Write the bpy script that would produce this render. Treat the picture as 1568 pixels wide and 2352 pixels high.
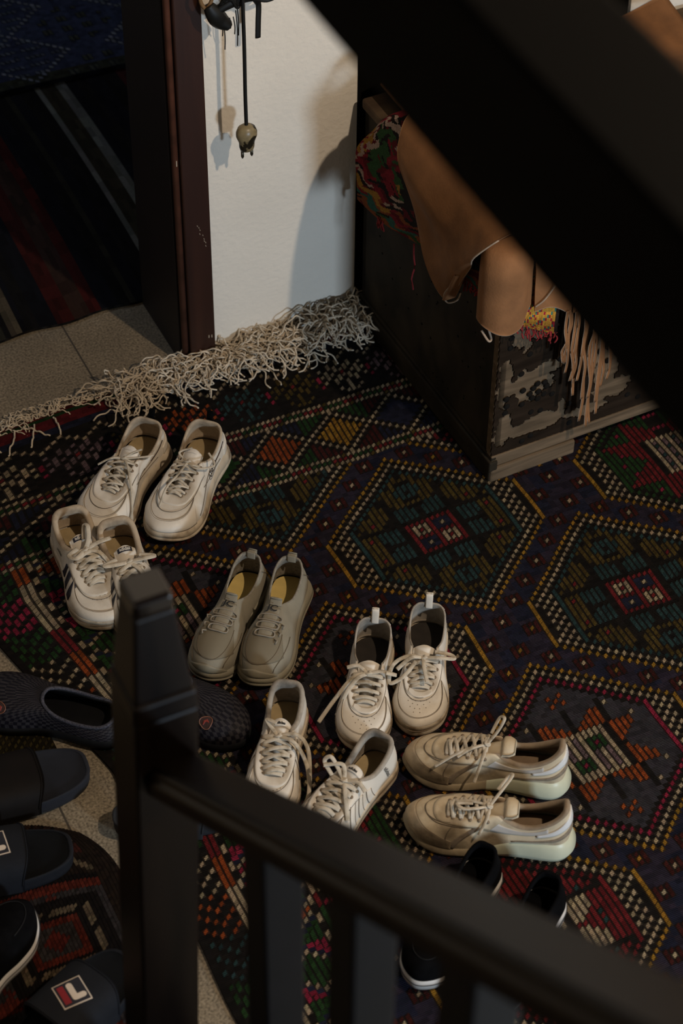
import bpy, bmesh, math, random
import numpy as np
from mathutils import Vector, Matrix
from mathutils.bvhtree import BVHTree

for o in list(bpy.data.objects): bpy.data.objects.remove(o)
SC = bpy.context.scene
COL = SC.collection
R = math.radians

# ------------------------------------------------------------------ camera
TH, ROLL, AZ, FPX = 0.7910559, 0.0129483, 0.4557224, 4935.3
CAM = Vector((-1.34929, -2.36121, 2.8))
def _room(v): return Vector((v[0]*math.cos(AZ)+v[1]*math.sin(AZ), -v[0]*math.sin(AZ)+v[1]*math.cos(AZ), v[2]))
_f = _room((0, math.cos(TH), -math.sin(TH))); _u = _room((0, math.sin(TH), math.cos(TH))); _r = _room((1, 0, 0))
_right = _r*math.cos(ROLL)+_u*math.sin(ROLL); _up = -_r*math.sin(ROLL)+_u*math.cos(ROLL)
cd = bpy.data.cameras.new('camera'); cam = bpy.data.objects.new('camera', cd); COL.objects.link(cam)
m3 = Matrix((_right, _up, -_f)).transposed()
cam.matrix_world = Matrix.Translation(CAM) @ m3.to_4x4()
cd.sensor_fit = 'VERTICAL'; cd.sensor_height = 36; cd.sensor_width = 24
cd.lens = FPX/2352*36
cd.clip_start = 0.05; cd.clip_end = 60
cd.dof.use_dof = True; cd.dof.focus_distance = 3.75; cd.dof.aperture_fstop = 4.6
SC.camera = cam

# ------------------------------------------------------------------ light
w = bpy.data.worlds.new('world'); SC.world = w; w.use_nodes = True
bg = w.node_tree.nodes['Background']; bg.inputs[0].default_value = (0.9, 0.8, 0.75, 1); bg.inputs[1].default_value = 0.022
def lamp(name, kind, loc, energy, color, size, target=None):
    d = bpy.data.lights.new(name, kind); d.energy = energy; d.color = color
    if kind == 'AREA': d.size = size
    else: d.shadow_soft_size = size
    o = bpy.data.objects.new(name, d); COL.objects.link(o); o.location = loc
    if target is not None:
        o.rotation_euler = (Vector(target)-Vector(loc)).to_track_quat('-Z', 'Y').to_euler()
    return o
lamp('warm_ceiling_lamp', 'POINT', (0.50, -1.62, 2.55), 70, (1.0, 0.80, 0.60), 0.035)
lamp('cool_window_light', 'AREA', (0.38, -3.4, 0.80), 28, (0.66, 0.82, 1.0), 0.28, (0.0, 0.6, 0.45))
lamp('inner_room_fill_light', 'AREA', (-1.6, 3.4, 2.2), 6.5, (0.75, 0.85, 1.0), 0.7, (-0.3, 1.4, 0.0))  # added fill lamp to brighten the inner room; stands for no visible source
SC.view_settings.view_transform = 'Standard'; SC.view_settings.look = 'None'
SC.view_settings.gamma = 1; SC.view_settings.use_curve_mapping = False
SC.view_settings.exposure = 1.0

# ------------------------------------------------------------------ helpers
def srgb(r, g, b):
    f = lambda c: c/12.92 if c <= .04045 else ((c+.055)/1.055)**2.4
    return (f(r/255), f(g/255), f(b/255))
MATS = {}
def mat(name, col, rough=.6, noise=None, bump=None, spec=.4, attr=None, metal=0, dirt=None):
    """noise=(scale, amount), bump=(scale, strength), dirt=(colour, scale, threshold, softness) ; procedural"""
    if name in MATS: return MATS[name]
    m = bpy.data.materials.new(name); m.use_nodes = True; nt = m.node_tree; N = nt.nodes; L = nt.links
    b = N['Principled BSDF']; b.inputs['Roughness'].default_value = rough
    b.inputs['Specular IOR Level'].default_value = spec; b.inputs['Metallic'].default_value = metal
    tc = N.new('ShaderNodeTexCoord')
    if attr:
        a = N.new('ShaderNodeAttribute'); a.attribute_name = attr; src = a.outputs['Color']
    else:
        rgb = N.new('ShaderNodeRGB'); rgb.outputs[0].default_value = (*col, 1); src = rgb.outputs[0]
    if dirt:
        dn = N.new('ShaderNodeTexNoise'); dn.inputs['Scale'].default_value = dirt[1]; dn.inputs['Detail'].default_value = 6
        L.new(tc.outputs['Object'], dn.inputs['Vector'])
        rr = N.new('ShaderNodeMapRange'); rr.inputs[1].default_value = dirt[2]; rr.inputs[2].default_value = dirt[2]+dirt[3]
        L.new(dn.outputs['Fac'], rr.inputs[0])
        mx = N.new('ShaderNodeMix'); mx.data_type = 'RGBA'; L.new(rr.outputs[0], mx.inputs[0]); L.new(src, mx.inputs[6])
        mx.inputs[7].default_value = (*dirt[0], 1); src = mx.outputs[2]
    if noise:
        n = N.new('ShaderNodeTexNoise'); n.inputs['Scale'].default_value = noise[0]; n.inputs['Detail'].default_value = 5
        L.new(tc.outputs['Object'], n.inputs['Vector'])
        mr = N.new('ShaderNodeMapRange'); mr.inputs[1].default_value = .3; mr.inputs[2].default_value = .7
        mr.inputs[3].default_value = 1-noise[1]; mr.inputs[4].default_value = 1+noise[1]; L.new(n.outputs['Fac'], mr.inputs[0])
        vm = N.new('ShaderNodeVectorMath'); vm.operation = 'SCALE'; L.new(src, vm.inputs[0]); L.new(mr.outputs[0], vm.inputs['Scale'])
        src = vm.outputs[0]
    L.new(src, b.inputs['Base Color'])
    if bump:
        bn = N.new('ShaderNodeTexNoise'); bn.inputs['Scale'].default_value = bump[0]; bn.inputs['Detail'].default_value = 4
        L.new(tc.outputs['Object'], bn.inputs['Vector'])
        bp = N.new('ShaderNodeBump'); bp.inputs['Strength'].default_value = bump[1]; bp.inputs['Distance'].default_value = bump[2] if len(bump) > 2 else .002
        L.new(bn.outputs['Fac'], bp.inputs['Height']); L.new(bp.outputs[0], b.inputs['Normal'])
    MATS[name] = m; return m

def mesh_obj(name, V, F, m, parent=None, smooth=True, uv=None, fcol=None, mats=None, midx=None):
    me = bpy.data.meshes.new(name)
    me.from_pydata([tuple(map(float, v)) for v in V], [], [tuple(map(int, f)) for f in F]); me.update()
    if mats:
        for x in mats: me.materials.append(x)
    else: me.materials.append(m)
    if midx is not None: me.polygons.foreach_set('material_index', np.asarray(midx, dtype=np.int32))
    if smooth: me.polygons.foreach_set('use_smooth', np.ones(len(me.polygons), dtype=bool))
    if uv is not None:
        lay = me.uv_layers.new(name='UVMap'); idx = np.zeros(len(me.loops), dtype=np.int32); me.loops.foreach_get('vertex_index', idx)
        lay.data.foreach_set('uv', np.asarray(uv, dtype=np.float32)[idx].ravel())
    if fcol is not None:
        ca = me.color_attributes.new('col', 'FLOAT_COLOR', 'CORNER')
        cnt = np.zeros(len(me.polygons), dtype=np.int32); me.polygons.foreach_get('loop_total', cnt)
        fc = np.repeat(np.asarray(fcol, dtype=np.float32), cnt, axis=0)
        ca.data.foreach_set('color', np.concatenate([fc, np.ones((len(fc), 1), np.float32)], 1).ravel())
    o = bpy.data.objects.new(name, me); COL.objects.link(o)
    if parent: o.parent = parent
    return o
class MB:
    def __init__(s): s.V = []; s.F = []
    def add(s, V, F):
        k = len(s.V); s.V += [tuple(v) for v in V]; s.F += [tuple(k+i for i in f) for f in F]; return s
    def box(s, x0, x1, y0, y1, z0, z1, rot=None):
        V = [(x, y, z) for x in (x0, x1) for y in (y0, y1) for z in (z0, z1)]
        return s.add(V, [(0, 1, 3, 2), (4, 6, 7, 5), (0, 4, 5, 1), (2, 3, 7, 6), (0, 2, 6, 4), (1, 5, 7, 3)])
    def tube(s, pts, r, n=6, rz=None, up=(0, 0, 1), closed=False, cap=True):
        """swept elliptical section: r half-width, rz half-thickness"""
        P = np.asarray(pts, float); m = len(P); up = np.asarray(up, float)
        rr = np.broadcast_to(np.asarray(r, float), (m,)); r2 = rr if rz is None else np.broadcast_to(np.asarray(rz, float), (m,))
        T = np.gradient(P, axis=0) if not closed else np.roll(P, -1, 0)-np.roll(P, 1, 0)
        T /= np.linalg.norm(T, axis=1)[:, None]+1e-12
        if up.ndim == 1: up = np.tile(up, (m, 1))
        S = np.cross(T, up); ln = np.linalg.norm(S, axis=1)
        for i in range(m):
            if ln[i] < .08: S[i] = S[i-1] if i and ln[i-1] > 0 else np.cross(T[i], (1, .3, 0))
        S /= np.linalg.norm(S, axis=1)[:, None]+1e-12
        U = np.cross(S, T); V = []
        for i in range(m):
            for k in range(n):
                a = 2*math.pi*k/n; V.append(P[i]+S[i]*math.cos(a)*rr[i]+U[i]*math.sin(a)*r2[i])
        F = [(i*n+k, i*n+(k+1) % n, ((i+1) % m)*n+(k+1) % n, ((i+1) % m)*n+k) for i in range(m if closed else m-1) for k in range(n)]
        if cap and not closed: F += [tuple(range(n-1, -1, -1)), tuple((m-1)*n+k for k in range(n))]
        return s.add(V, F)
    def build(s, name, m, parent=None, smooth=False, **k): return mesh_obj(name, s.V, s.F, m, parent, smooth, **k)
def bevel(o, wdt, seg=2, ang=35):
    b = o.modifiers.new('bevel', 'BEVEL'); b.width = wdt; b.segments = seg; b.limit_method = 'ANGLE'; b.angle_limit = R(ang); return o
def thing(name, label, cat, loc=(0, 0, 0), rz=0, group=None):
    o = bpy.data.objects.new(name, None); COL.objects.link(o); o.location = loc; o.rotation_euler = (0, 0, rz)
    o['label'] = label; o['category'] = cat; o.empty_display_size = .05
    if group: o['group'] = group
    return o
def tag(o, label, cat, group=None, kind=None):
    o['label'] = label; o['category'] = cat
    if group: o['group'] = group
    if kind: o['kind'] = kind
    return o
def struct(o): o['kind'] = 'structure'; return o
def catmull(P, t, closed=True):
    P = np.asarray(P, float); n = len(P); t = np.asarray(t, float); i = np.floor(t).astype(int); f = (t-i)[..., None]
    g = (lambda k: P[np.mod(k, n)]) if closed else (lambda k: P[np.clip(k, 0, n-1)])
    p0, p1, p2, p3 = g(i-1), g(i), g(i+1), g(i+2)
    return .5*((2*p1)+(-p0+p2)*f+(2*p0-5*p1+4*p2-p3)*f**2+(-p0+3*p1-3*p2+p3)*f**3)
def smooth_path(pts, n=24): return catmull(pts, np.linspace(0, len(pts)-1-1e-6, n), closed=False)
def grid_faces(a, b, wrap=False, flip=False):
    F = []
    for i in range(a if wrap else a-1):
        for j in range(b-1):
            q = (i*b+j, ((i+1) % a)*b+j, ((i+1) % a)*b+j+1, i*b+j+1); F.append(q[::-1] if flip else q)
    return F

# ------------------------------------------------------------------ materials
def wood_mat(name, c1, c2, rough=.45, scale=30, axis=(1, .06, 1), spec=.5):
    if name in MATS: return MATS[name]
    m = bpy.data.materials.new(name); m.use_nodes = True; nt = m.node_tree; N = nt.nodes; L = nt.links; b = N['Principled BSDF']
    tc = N.new('ShaderNodeTexCoord'); mp = N.new('ShaderNodeMapping'); mp.inputs['Scale'].default_value = axis; L.new(tc.outputs['Object'], mp.inputs[0])
    n = N.new('ShaderNodeTexNoise'); n.inputs['Scale'].default_value = scale; n.inputs['Detail'].default_value = 6; n.inputs['Distortion'].default_value = .6; L.new(mp.outputs[0], n.inputs['Vector'])
    r = N.new('ShaderNodeValToRGB'); r.color_ramp.elements[0].position = .35; r.color_ramp.elements[1].position = .68
    r.color_ramp.elements[0].color = (*c1, 1); r.color_ramp.elements[1].color = (*c2, 1); L.new(n.outputs['Fac'], r.inputs[0]); L.new(r.outputs[0], b.inputs['Base Color'])
    b.inputs['Roughness'].default_value = rough; b.inputs['Specular IOR Level'].default_value = spec
    bp = N.new('ShaderNodeBump'); bp.inputs['Strength'].default_value = .25; bp.inputs['Distance'].default_value = .001; L.new(n.outputs['Fac'], bp.inputs['Height']); L.new(bp.outputs[0], b.inputs['Normal'])
    MATS[name] = m; return m
def stone_mat():
    m = bpy.data.materials.new('speckled_stone'); m.use_nodes = True; nt = m.node_tree; N = nt.nodes; L = nt.links; b = N['Principled BSDF']
    tc = N.new('ShaderNodeTexCoord')
    n1 = N.new('ShaderNodeTexNoise'); n1.inputs['Scale'].default_value = 230; n1.inputs['Detail'].default_value = 3; L.new(tc.outputs['Object'], n1.inputs['Vector'])
    r = N.new('ShaderNodeValToRGB'); e = r.color_ramp.elements; e[0].position = .32; e[0].color = (.10, .078, .05, 1); e[1].position = .66; e[1].color = (.30, .245, .165, 1); L.new(n1.outputs['Fac'], r.inputs[0])
    n2 = N.new('ShaderNodeTexNoise'); n2.inputs['Scale'].default_value = 9; n2.inputs['Detail'].default_value = 5; L.new(tc.outputs['Object'], n2.inputs['Vector'])
    mr = N.new('ShaderNodeMapRange'); mr.inputs[1].default_value = .3; mr.inputs[2].default_value = .7; mr.inputs[3].default_value = .8; mr.inputs[4].default_value = 1.12; L.new(n2.outputs['Fac'], mr.inputs[0])
    vm = N.new('ShaderNodeVectorMath'); vm.operation = 'SCALE'; L.new(r.outputs[0], vm.inputs[0]); L.new(mr.outputs[0], vm.inputs['Scale'])
    # joints between the slabs
    sx = N.new('ShaderNodeSeparateXYZ'); L.new(tc.outputs['Object'], sx.inputs[0])
    def joint(out, off, per, wd):
        a = N.new('ShaderNodeMath'); a.operation = 'ADD'; a.inputs[1].default_value = off; L.new(out, a.inputs[0])
        p = N.new('ShaderNodeMath'); p.operation = 'PINGPONG'; p.inputs[1].default_value = per/2; L.new(a.outputs[0], p.inputs[0])
        c = N.new('ShaderNodeMath'); c.operation = 'LESS_THAN'; c.inputs[1].default_value = wd; L.new(p.outputs[0], c.inputs[0]); return c.outputs[0]
    j1 = joint(sx.outputs[0], .411, .42, .0018); j2 = joint(sx.outputs[1], .463, .70, .0025)
    mx = N.new('ShaderNodeMath'); mx.operation = 'MAXIMUM'; L.new(j1, mx.inputs[0]); L.new(j2, mx.inputs[1])
    mm = N.new('ShaderNodeMix'); mm.data_type = 'RGBA'; L.new(mx.outputs[0], mm.inputs[0]); L.new(vm.outputs[0], mm.inputs[6]); mm.inputs[7].default_value = (.05, .04, .028, 1)
    L.new(mm.outputs[2], b.inputs['Base Color']); b.inputs['Roughness'].default_value = .7
    bp = N.new('ShaderNodeBump'); bp.inputs['Strength'].default_value = .3; bp.inputs['Distance'].default_value = .0008; L.new(n1.outputs['Fac'], bp.inputs['Height']); L.new(bp.outputs[0], b.inputs['Normal'])
    return m
STONE = stone_mat()
WALLM = mat('white_stucco', srgb(226, 219, 206), .85, noise=(6, .03), bump=(95, .55, .003), spec=.2)
DWOOD = wood_mat('dark_brown_wood', (.019, .0060, .0030), (.032, .0105, .0052), .4, 25, (1, 1, .06))
RAILW = wood_mat('dark_stained_rail_wood', (.0022, .0012, .0008), (.0062, .0034, .0020), .36, 25, (1, .1, .1), .22)
CAPW = wood_mat('polished_cap_wood', (.0025, .0013, .0009), (.007, .0035, .002), .16, 25, (1, .1, .1), .8)
BEAMW = wood_mat('blackened_beam_wood', (.0014, .0012, .0009), (.0026, .0021, .0016), .9, 20, (1, .06, 1), .08)
CHESTW = wood_mat('aged_chest_wood', (.012, .0095, .006), (.034, .026, .016), .8, 14, (.5, 1, .6), .15)
PALEW = wood_mat('weathered_pale_wood', (.080, .055, .032), (.165, .115, .070), .85, 60, (.12, 1, 1), .2)

# ------------------------------------------------------------------ the room
struct(MB().box(-3.2, 2.4, -4.2, 4.2, -.1, 0).build('floor', STONE))
WY = .628
wl = MB()
wl.box(-.19, .137, WY, WY+.2, 0, 3.3)            # white piece between the door and the dark panelling
wl.box(-1.3, -.19, WY, WY+.2, 2.05, 3.3)          # over the doorway
wl.box(-3.2, -1.3, WY, WY+.2, 0, 3.3)
wl.box(.72, 2.4, WY, WY+.2, 0, 3.3)
wl.box(.137, .72, WY+.05, WY+.2, 0, 3.3)
struct(wl.build('wall_back', WALLM))
struct(MB().box(2.4, 2.5, -4.2, 4.2, 0, 3.3).build('wall_right', WALLM))
struct(MB().box(-3.3, -3.2, -4.2, 4.2, 0, 3.3).build('wall_left', WALLM))
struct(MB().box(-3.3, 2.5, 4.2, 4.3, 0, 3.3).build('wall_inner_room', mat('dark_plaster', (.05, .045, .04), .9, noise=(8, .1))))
# panelling beside the wall (dark)
pn = MB(); pn.box(.137, .72, WY+.008, WY+.05, 0, 3.3)
for x in (.20, .46): pn.box(x, x+.2, WY+.002, WY+.008, .15, 1.2)
bevel(struct(pn.build('trim_1', BEAMW)), .002)
# door frame
df = MB(); df.box(-.225, -.172, WY-.02, WY+.0, 0, 2.1); df.box(-1.36, -.172, WY-.02, WY, 2.03, 2.12); df.box(-1.36, -1.30, WY-.02, WY, 0, 2.1)
fr = struct(bevel(df.build('door_1', DWOOD), .003))
jm = MB(); jm.box(-.24, -.172, WY, WY+.2, 0, 2.05); jm.box(-1.3, -1.25, WY, WY+.2, 0, 2.05)
j = bevel(jm.build('door_jamb', mat('jamb_brown', (.010, .006, .005), .6, noise=(20, .2)), fr), .002)
bd = MB().tube([(-.2315, WY-.008, 0), (-.2315, WY-.008, 2.05)], .0065, 8); bd.build('door_bead', mat('reddish_bead', (.075, .026, .014), .5, noise=(30, .3)), fr, True)
pa = MB()
random.seed(5)
for k in range(9):
    x = -.20+k*.0022+random.uniform(-.002, .002); z = .34-k*.006+random.uniform(-.003, .003)
    pa.tube([(x, WY-.0203, z), (x+.001, WY-.0203, z-.0035)], .0006, 4)
for (x, z) in ((-.231, .487), (-.231, .493), (-.186, .07), (-.18, .069)): pa.tube([(x, WY-.0205 if x > -.22 else WY-.0145, z), (x, WY-.0205 if x > -.22 else WY-.0145, z-.006)], .0012, 5)
pa.build('paint_speck', mat('paint_white', (.4, .33, .25), .8), fr)
# ------------------------------------------------------------------ woven rugs: every stitch is its own raised cell
DIM = .5
def rug_mesh(name, i0, i1, j0, j1, cu, cv, colour, bgcol, warp, base_z, thick, m, parent=None, seed=1, raise_h=.0009, inset=(.18, .13), skew=.26, jit=.34):
    rng = np.random.RandomState(seed)
    V = []; F = []; FC = []
    def W(u, v, z): x, y, dz = warp(u, v); return (x, y, base_z+z+dz)
    cc = {}
    def colr(i, j):
        if (i, j) not in cc: cc[i, j] = colour(i, j)
        return cc[i, j]
    for i in range(i0, i1):
        for j in range(j0, j1):
            c0, raised = colr(i, j); c = [q*DIM for q in c0]
            f = 1+jit*(rng.rand()*2-1); c = [max(0, x*f*(1+.08*(rng.rand()-.5))) for x in c]
            u0, u1, v0, v1 = (i-.5)*cu, (i+.5)*cu, (j-.5)*cv, (j+.5)*cv
            k = len(V)
            if not raised:
                V += [W(u0, v0, thick), W(u1, v0, thick), W(u1, v1, thick), W(u0, v1, thick)]
                F.append((k+3, k+2, k+1, k)); FC.append(c)
            else:
                V += [W(u0, v0, thick), W(u1, v0, thick), W(u1, v1, thick), W(u0, v1, thick)]
                a = inset[0]*cu; s = skew*cv; q = [rng.uniform(-.09, .09)*cv for _ in range(4)]
                bl = (.03 if colr(i, j-1)[0] == c0 else inset[1])*cv; bh = (.03 if colr(i, j+1)[0] == c0 else inset[1])*cv
                h = thick+raise_h*(.8+.4*rng.rand())
                V += [W(u0+a, v0+bl+s+q[0], h), W(u1-a, v0+bl-s+q[1], h), W(u1-a, v1-bh-s+q[2], h), W(u0+a, v1-bh+s+q[3], h)]
                F += [(k+7, k+6, k+5, k+4), (k+4, k+5, k+1, k), (k+5, k+6, k+2, k+1), (k+6, k+7, k+3, k+2), (k+7, k+4, k, k+3)]
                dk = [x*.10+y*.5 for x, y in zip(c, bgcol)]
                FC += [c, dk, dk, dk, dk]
    # skirt
    per = [(i, j0-.5) for i in range(i0, i1)]+[(i1-.5, j) for j in range(j0, j1)]+[(i, j1-.5) for i in range(i1-1, i0-1, -1)]+[(i0-.5, j) for j in range(j1-1, j0-1, -1)]
    k = len(V); n = len(per)
    for (a, b2) in per:
        u, v = (a-.5 if b2 in (j0-.5, j1-.5) else a)*cu, b2*cv
        V.append(W(u, v, thick)); V.append(W(u, v, 0))
    for q in range(n):
        p, r_ = k+2*q, k+2*((q+1) % n); F.append((p, r_, r_+1, p+1)); FC.append(bgcol)
    return mesh_obj(name, V, F, m, parent, smooth=False, fcol=FC)

def weave_mat(name, sx, sy, strength=.5):
    if name in MATS: return MATS[name]
    m = bpy.data.materials.new(name); m.use_nodes = True; nt = m.node_tree; N = nt.nodes; L = nt.links; b = N['Principled BSDF']
    a = N.new('ShaderNodeAttribute'); a.attribute_name = 'col'; tc = N.new('ShaderNodeTexCoord')
    n = N.new('ShaderNodeTexNoise'); n.inputs['Scale'].default_value = 420; n.inputs['Detail'].default_value = 2; L.new(tc.outputs['Object'], n.inputs['Vector'])
    mp = N.new('ShaderNodeMapping'); mp.inputs['Scale'].default_value = (sx, sy, 1); mp.inputs['Rotation'].default_value = (0, 0, .0); L.new(tc.outputs['Object'], mp.inputs[0])
    wv = N.new('ShaderNodeTexWave'); wv.bands_direction = 'Y'; wv.inputs['Scale'].default_value = 1; wv.inputs['Distortion'].default_value = 1.5; wv.inputs['Detail'].default_value = 1; L.new(mp.outputs[0], wv.inputs['Vector'])
    ad = N.new('ShaderNodeMath'); ad.operation = 'ADD'; L.new(n.outputs['Fac'], ad.inputs[0]); L.new(wv.outputs['Fac'], ad.inputs[1])
    mr = N.new('ShaderNodeMapRange'); mr.inputs[1].default_value = .3; mr.inputs[2].default_value = 1.6; mr.inputs[3].default_value = .3; mr.inputs[4].default_value = 1.6; L.new(ad.outputs[0], mr.inputs[0])
    vm = N.new('ShaderNodeVectorMath'); vm.operation = 'SCALE'; L.new(a.outputs['Color'], vm.inputs[0]); L.new(mr.outputs[0], vm.inputs['Scale']); L.new(vm.outputs[0], b.inputs['Base Color'])
    b.inputs['Roughness'].default_value = .95; b.inputs['Specular IOR Level'].default_value = .1
    bp = N.new('ShaderNodeBump'); bp.inputs['Strength'].default_value = strength; bp.inputs['Distance'].default_value = .0015; L.new(ad.outputs[0], bp.inputs['Height']); L.new(bp.outputs[0], b.inputs['Normal'])
    MATS[name] = m; return m
KNOT = weave_mat('wool_stitches', 22, 105)

BK = (.012, .0095, .008); NV = (.016, .017, .034); PU = (.028, .022, .036); GY = (.040, .036, .042); DR = (.055, .011, .009); RD = (.17, .016, .018)
PK = (.27, .018, .045); OR = (.30, .062, .014); YL = (.34, .175, .022); CR = (.40, .305, .19); TL = (.024, .054, .054); OL = (.086, .058, .014)
GR = (.018, .052, .014); BR = (.04, .016, .009); LV = (.16, .105, .11)
cu, cv = .5107/48, .5637/64
FLOWER = ["..X.X.X..", "X.XX.XX.X", ".X.XXX.X.", "XXX.O.XXX", ".X.XXX.X.", "X.XX.XX.X", "..X.X.X..", "....X....", "..X.X.X..", "...XXX..."]
HOOK = ["XX.", ".X.", ".XX", "..."]
def medallion(i, j, T):
    ai, aj = abs(i), abs(j); D = ai+aj; r = max(ai, aj); mn = min(ai, aj)
    if ai == 18: return (YL, 1) if aj <= 6 else (BK, 0)
    if D == 24: return YL, 1
    if D == 23: return BK, 0
    if 14 <= ai <= 16 and D <= 22: return (CR, 1) if (i+j) % 2 == 0 else (BK, 0)
    if ai == 17: return (CR, 1) if (i+j) % 2 == 0 and D == 22 else (BK, 0)
    if D == 22: return CR, 1
    if D == 21: return BK, 0
    acc = {0: TL, 1: PK, 2: GR, 3: RD}[T]
    if ai == 13 and aj <= 8: return acc, 1
    if D == 20: return (acc, 1) if T else (TL, 1)
    if D == 19 or ai == 13: return (BK, 0) if T else (OL if ai % 3 else BK, 1)
    if T == 0:
        if r <= 4:
            if r == 4 or i == 0 or j == 0: return RD, 1
            if i*j > 0: return (CR, 1) if ai != 2 or aj != 2 else (RD, 1)
            return (CR, 1) if (ai, aj) == (2, 2) else (NV, 0)
        if r == 5: return BK, 0
        if 6 <= r <= 9 and 1 <= mn <= 4 and mn >= r-7: return TL, 1
        if r in (6, 7) and mn in (5, 6): return BK, 0
        if ai <= 1: return (TL, 1) if aj in (12, 14, 15) or (aj == 13 and ai == 1) else ((OL, 1) if aj in (10, 17) else (BK, 0))
        if aj <= 1: return (OL, 1) if ai in (10, 11, 12) else (BK, 0)
        if ai == 2 and aj in (13, 14): return TL, 1
        if (ai, aj) in ((9, 7), (11, 3)): return RD, 1
        if mn == 5 or (ai-aj) == 5 or (aj-ai) == 6: return BK, 0
        return (OL, 1) if D >= 9 else (BK, 0)
    if T == 1:
        if ai <= 4 and aj <= 5:
            if (1 <= i <= 4 and -4 <= j <= -1) or (-4 <= i <= -1 and 1 <= j <= 4): return (PK, 1) if (ai, aj) == (2, 2) else ((GR, 1) if ai < 4 and aj < 4 else (CR, 1))
            if ai == 4 or aj == 5 or i % 2 == 0: return CR, 1
            return LV, 1
        if r <= 5: return BK, 0
        if 6 <= r <= 9 and ((aj > ai and 1 <= ai <= 5 and aj-6 <= ai-1) or (ai >= aj and 1 <= aj <= 5 and ai-6 <= aj-1)): return OR, 1
        if (ai == 1 and aj in (13, 15)) or (ai == 0 and aj == 14): return OR, 1
        if (ai, aj) in ((7, 10), (10, 6)): return CR, 1
        if ai in (0, 6) and aj < 12: return BK, 0
        return GY, 0
    if T == 2:
        if ai <= 4 and aj <= 5:
            if i % 2 == 0 or aj == 5: return (CR, 1)
            return (LV, 1) if (i+j) % 3 else (TL, 1)
        if r <= 5: return BK, 0
        if ai <= 1: return (PK, 1) if aj in (8, 12) else (BK, 0)
        if mn <= 6 and r >= 6 and r <= 6+mn: return (RD, 1)
        return (GR, 1) if (ai*3+aj) % 11 else (PK, 1)
    if r <= 5: return ((CR, 1) if (i % 2 == 0) and (aj in (1, 2, 4, 5)) else (BK, 0))
    if 6 <= r <= 9 and 1 <= mn <= 5 and r <= mn+6: return (CR, 1) if ai >= aj else (RD, 1)
    if (ai, aj) in ((9, 7), (0, 14), (10, 1)): return TL, 1
    if mn == 6: return BK, 0
    return RD, 1
MED = {(0, 0): 0, (24, 32): 0, (-24, -32): 0, (0, 64): 1, (-24, 32): 1, (-48, 0): 1, (-24, 96): 3, (48, 0): 2, (-48, 64): 2, (24, 96): 2, (0, 128): 0, (48, 64): 3, (72, 32): 1, (24, -32): 3, (72, 96): 1, (48, 128): 0, (96, 0): 0, (96, 64): 1, (-48, 128): 1, (72, -32): 1}
def field(i, j):
    for (a, b), T in MED.items():
        di, dj = i-a, j-b
        if abs(di) <= 18 and abs(di)+abs(dj) <= 24: return medallion(di, dj, T)
    a, b = round(i/4), round(j/4); di, dj = i-4*a, j-4*b
    if (a+b) % 2 and max(abs(di), abs(dj)) <= 1:
        return (CR if (a*7+b) % 3 else YL, 1) if di == 0 and dj == 0 else (DR, 1)
    return (PU if (i//3+j//5) % 3 else NV), 0
def zig(k): k = k % 6; return k if k < 3 else 6-k
def kilim(i, j):
    if j <= -27 and i > -74:
        if j in (-27, -29, -43, -45): return (CR if (i+j) % 7 else OL), 1
        if j in (-28, -44): return ([RD, GR][(i//4) % 2], 1)
        if -42 <= j <= -30:
            k = round((i+4)/12); ii = i+4-12*k; D = abs(ii)+abs(j+36)
            if D in (6,): return CR, 1
            if D < 5: return ([YL, NV, DR, PU, GR, OR][k % 6 if k >= 0 else (k % 6)], 1 if k % 3 != 1 else 0)
            if D > 7: return ([GR, DR, NV][(k+(j > -36)) % 3], 1)
            return BK, 0
        if -56 <= j <= -46:
            c = round((i-3)/10); ii = i-3-10*c+4; jj = j+56
            if 0 <= ii <= 8 and 0 <= jj <= 9:
                ch = FLOWER[jj][ii]
                fc = [CR, OL, TL, OR, OL, LV][(-c) % 6]
                if ch == 'X': return fc, 1
                if ch == 'O': return RD, 1
            elif ii == 9 or ii == -1: return ((PK, 1) if jj in (3, 4, 6) else (BK, 0))
            return BK, 0
        if -60 <= j <= -57: return (CR, 1) if (j+60) == zig(i) else (BK, 0)
        return {-61: BK, -62: NV, -63: NV, -64: (.12, .012, .014), -65: (.12, .012, .014), -66: (.12, .012, .014), -67: GR, -68: (.11, .012, .012)}.get(j, BK), 0
    if i < -50:
        if i in (-51, -59): return (CR, 1) if (j//2) % 2 else (BK, 0)
        if i in (-61, -60): return ([OR, CR, CR, RD][(j//7) % 4], 1)
        if -58 <= i <= -52:
            k = round(j/12); D = abs(i+55)+abs(j-12*k)
            if D == 4: return CR, 1
            if D < 4: return [GR, PK, OR, GR][k % 4], 1
            return (NV if D < 6 else [GR, PK][k % 2]), int(D > 6)
        if -67 <= i <= -62:
            q = (j+abs(i+64)) % 3; b = (j//9) % 6
            return ([CR, OR, TL, GR, PK, GR][b], 1) if q == 0 else ((BK, 0) if q == 1 else ([BK, BK, BK, GR, PK, GR][b], int(b > 2)))
        return BK, 0
    return field(i, j)
def kwarp(u, v):
    wl = max(0, min(1, (-.42-u)/.30)); wl = wl*wl*(3-2*wl)
    x = u-wl*.080*max(0, min(1.15, 1-(v+.1)/.36))
    top = max(0, min(1, (-.2-v)/.35))
    y = -v - top*.022*max(0, min(1.2, (-.3-u)/.4))**2
    x += .0025*math.sin(v*9+u*3)+.0012*math.sin(v*31+1); y += .003*math.sin(u*8+v*4)+.0012*math.sin(u*37)
    return x, y, .0012*(1+math.sin(u*13+2)*math.sin(v*11))
rug = thing('kilim_rug', 'large dark kilim rug with multicoloured hexagonal medallions and a knotted cream fringe', 'rug')
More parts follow.
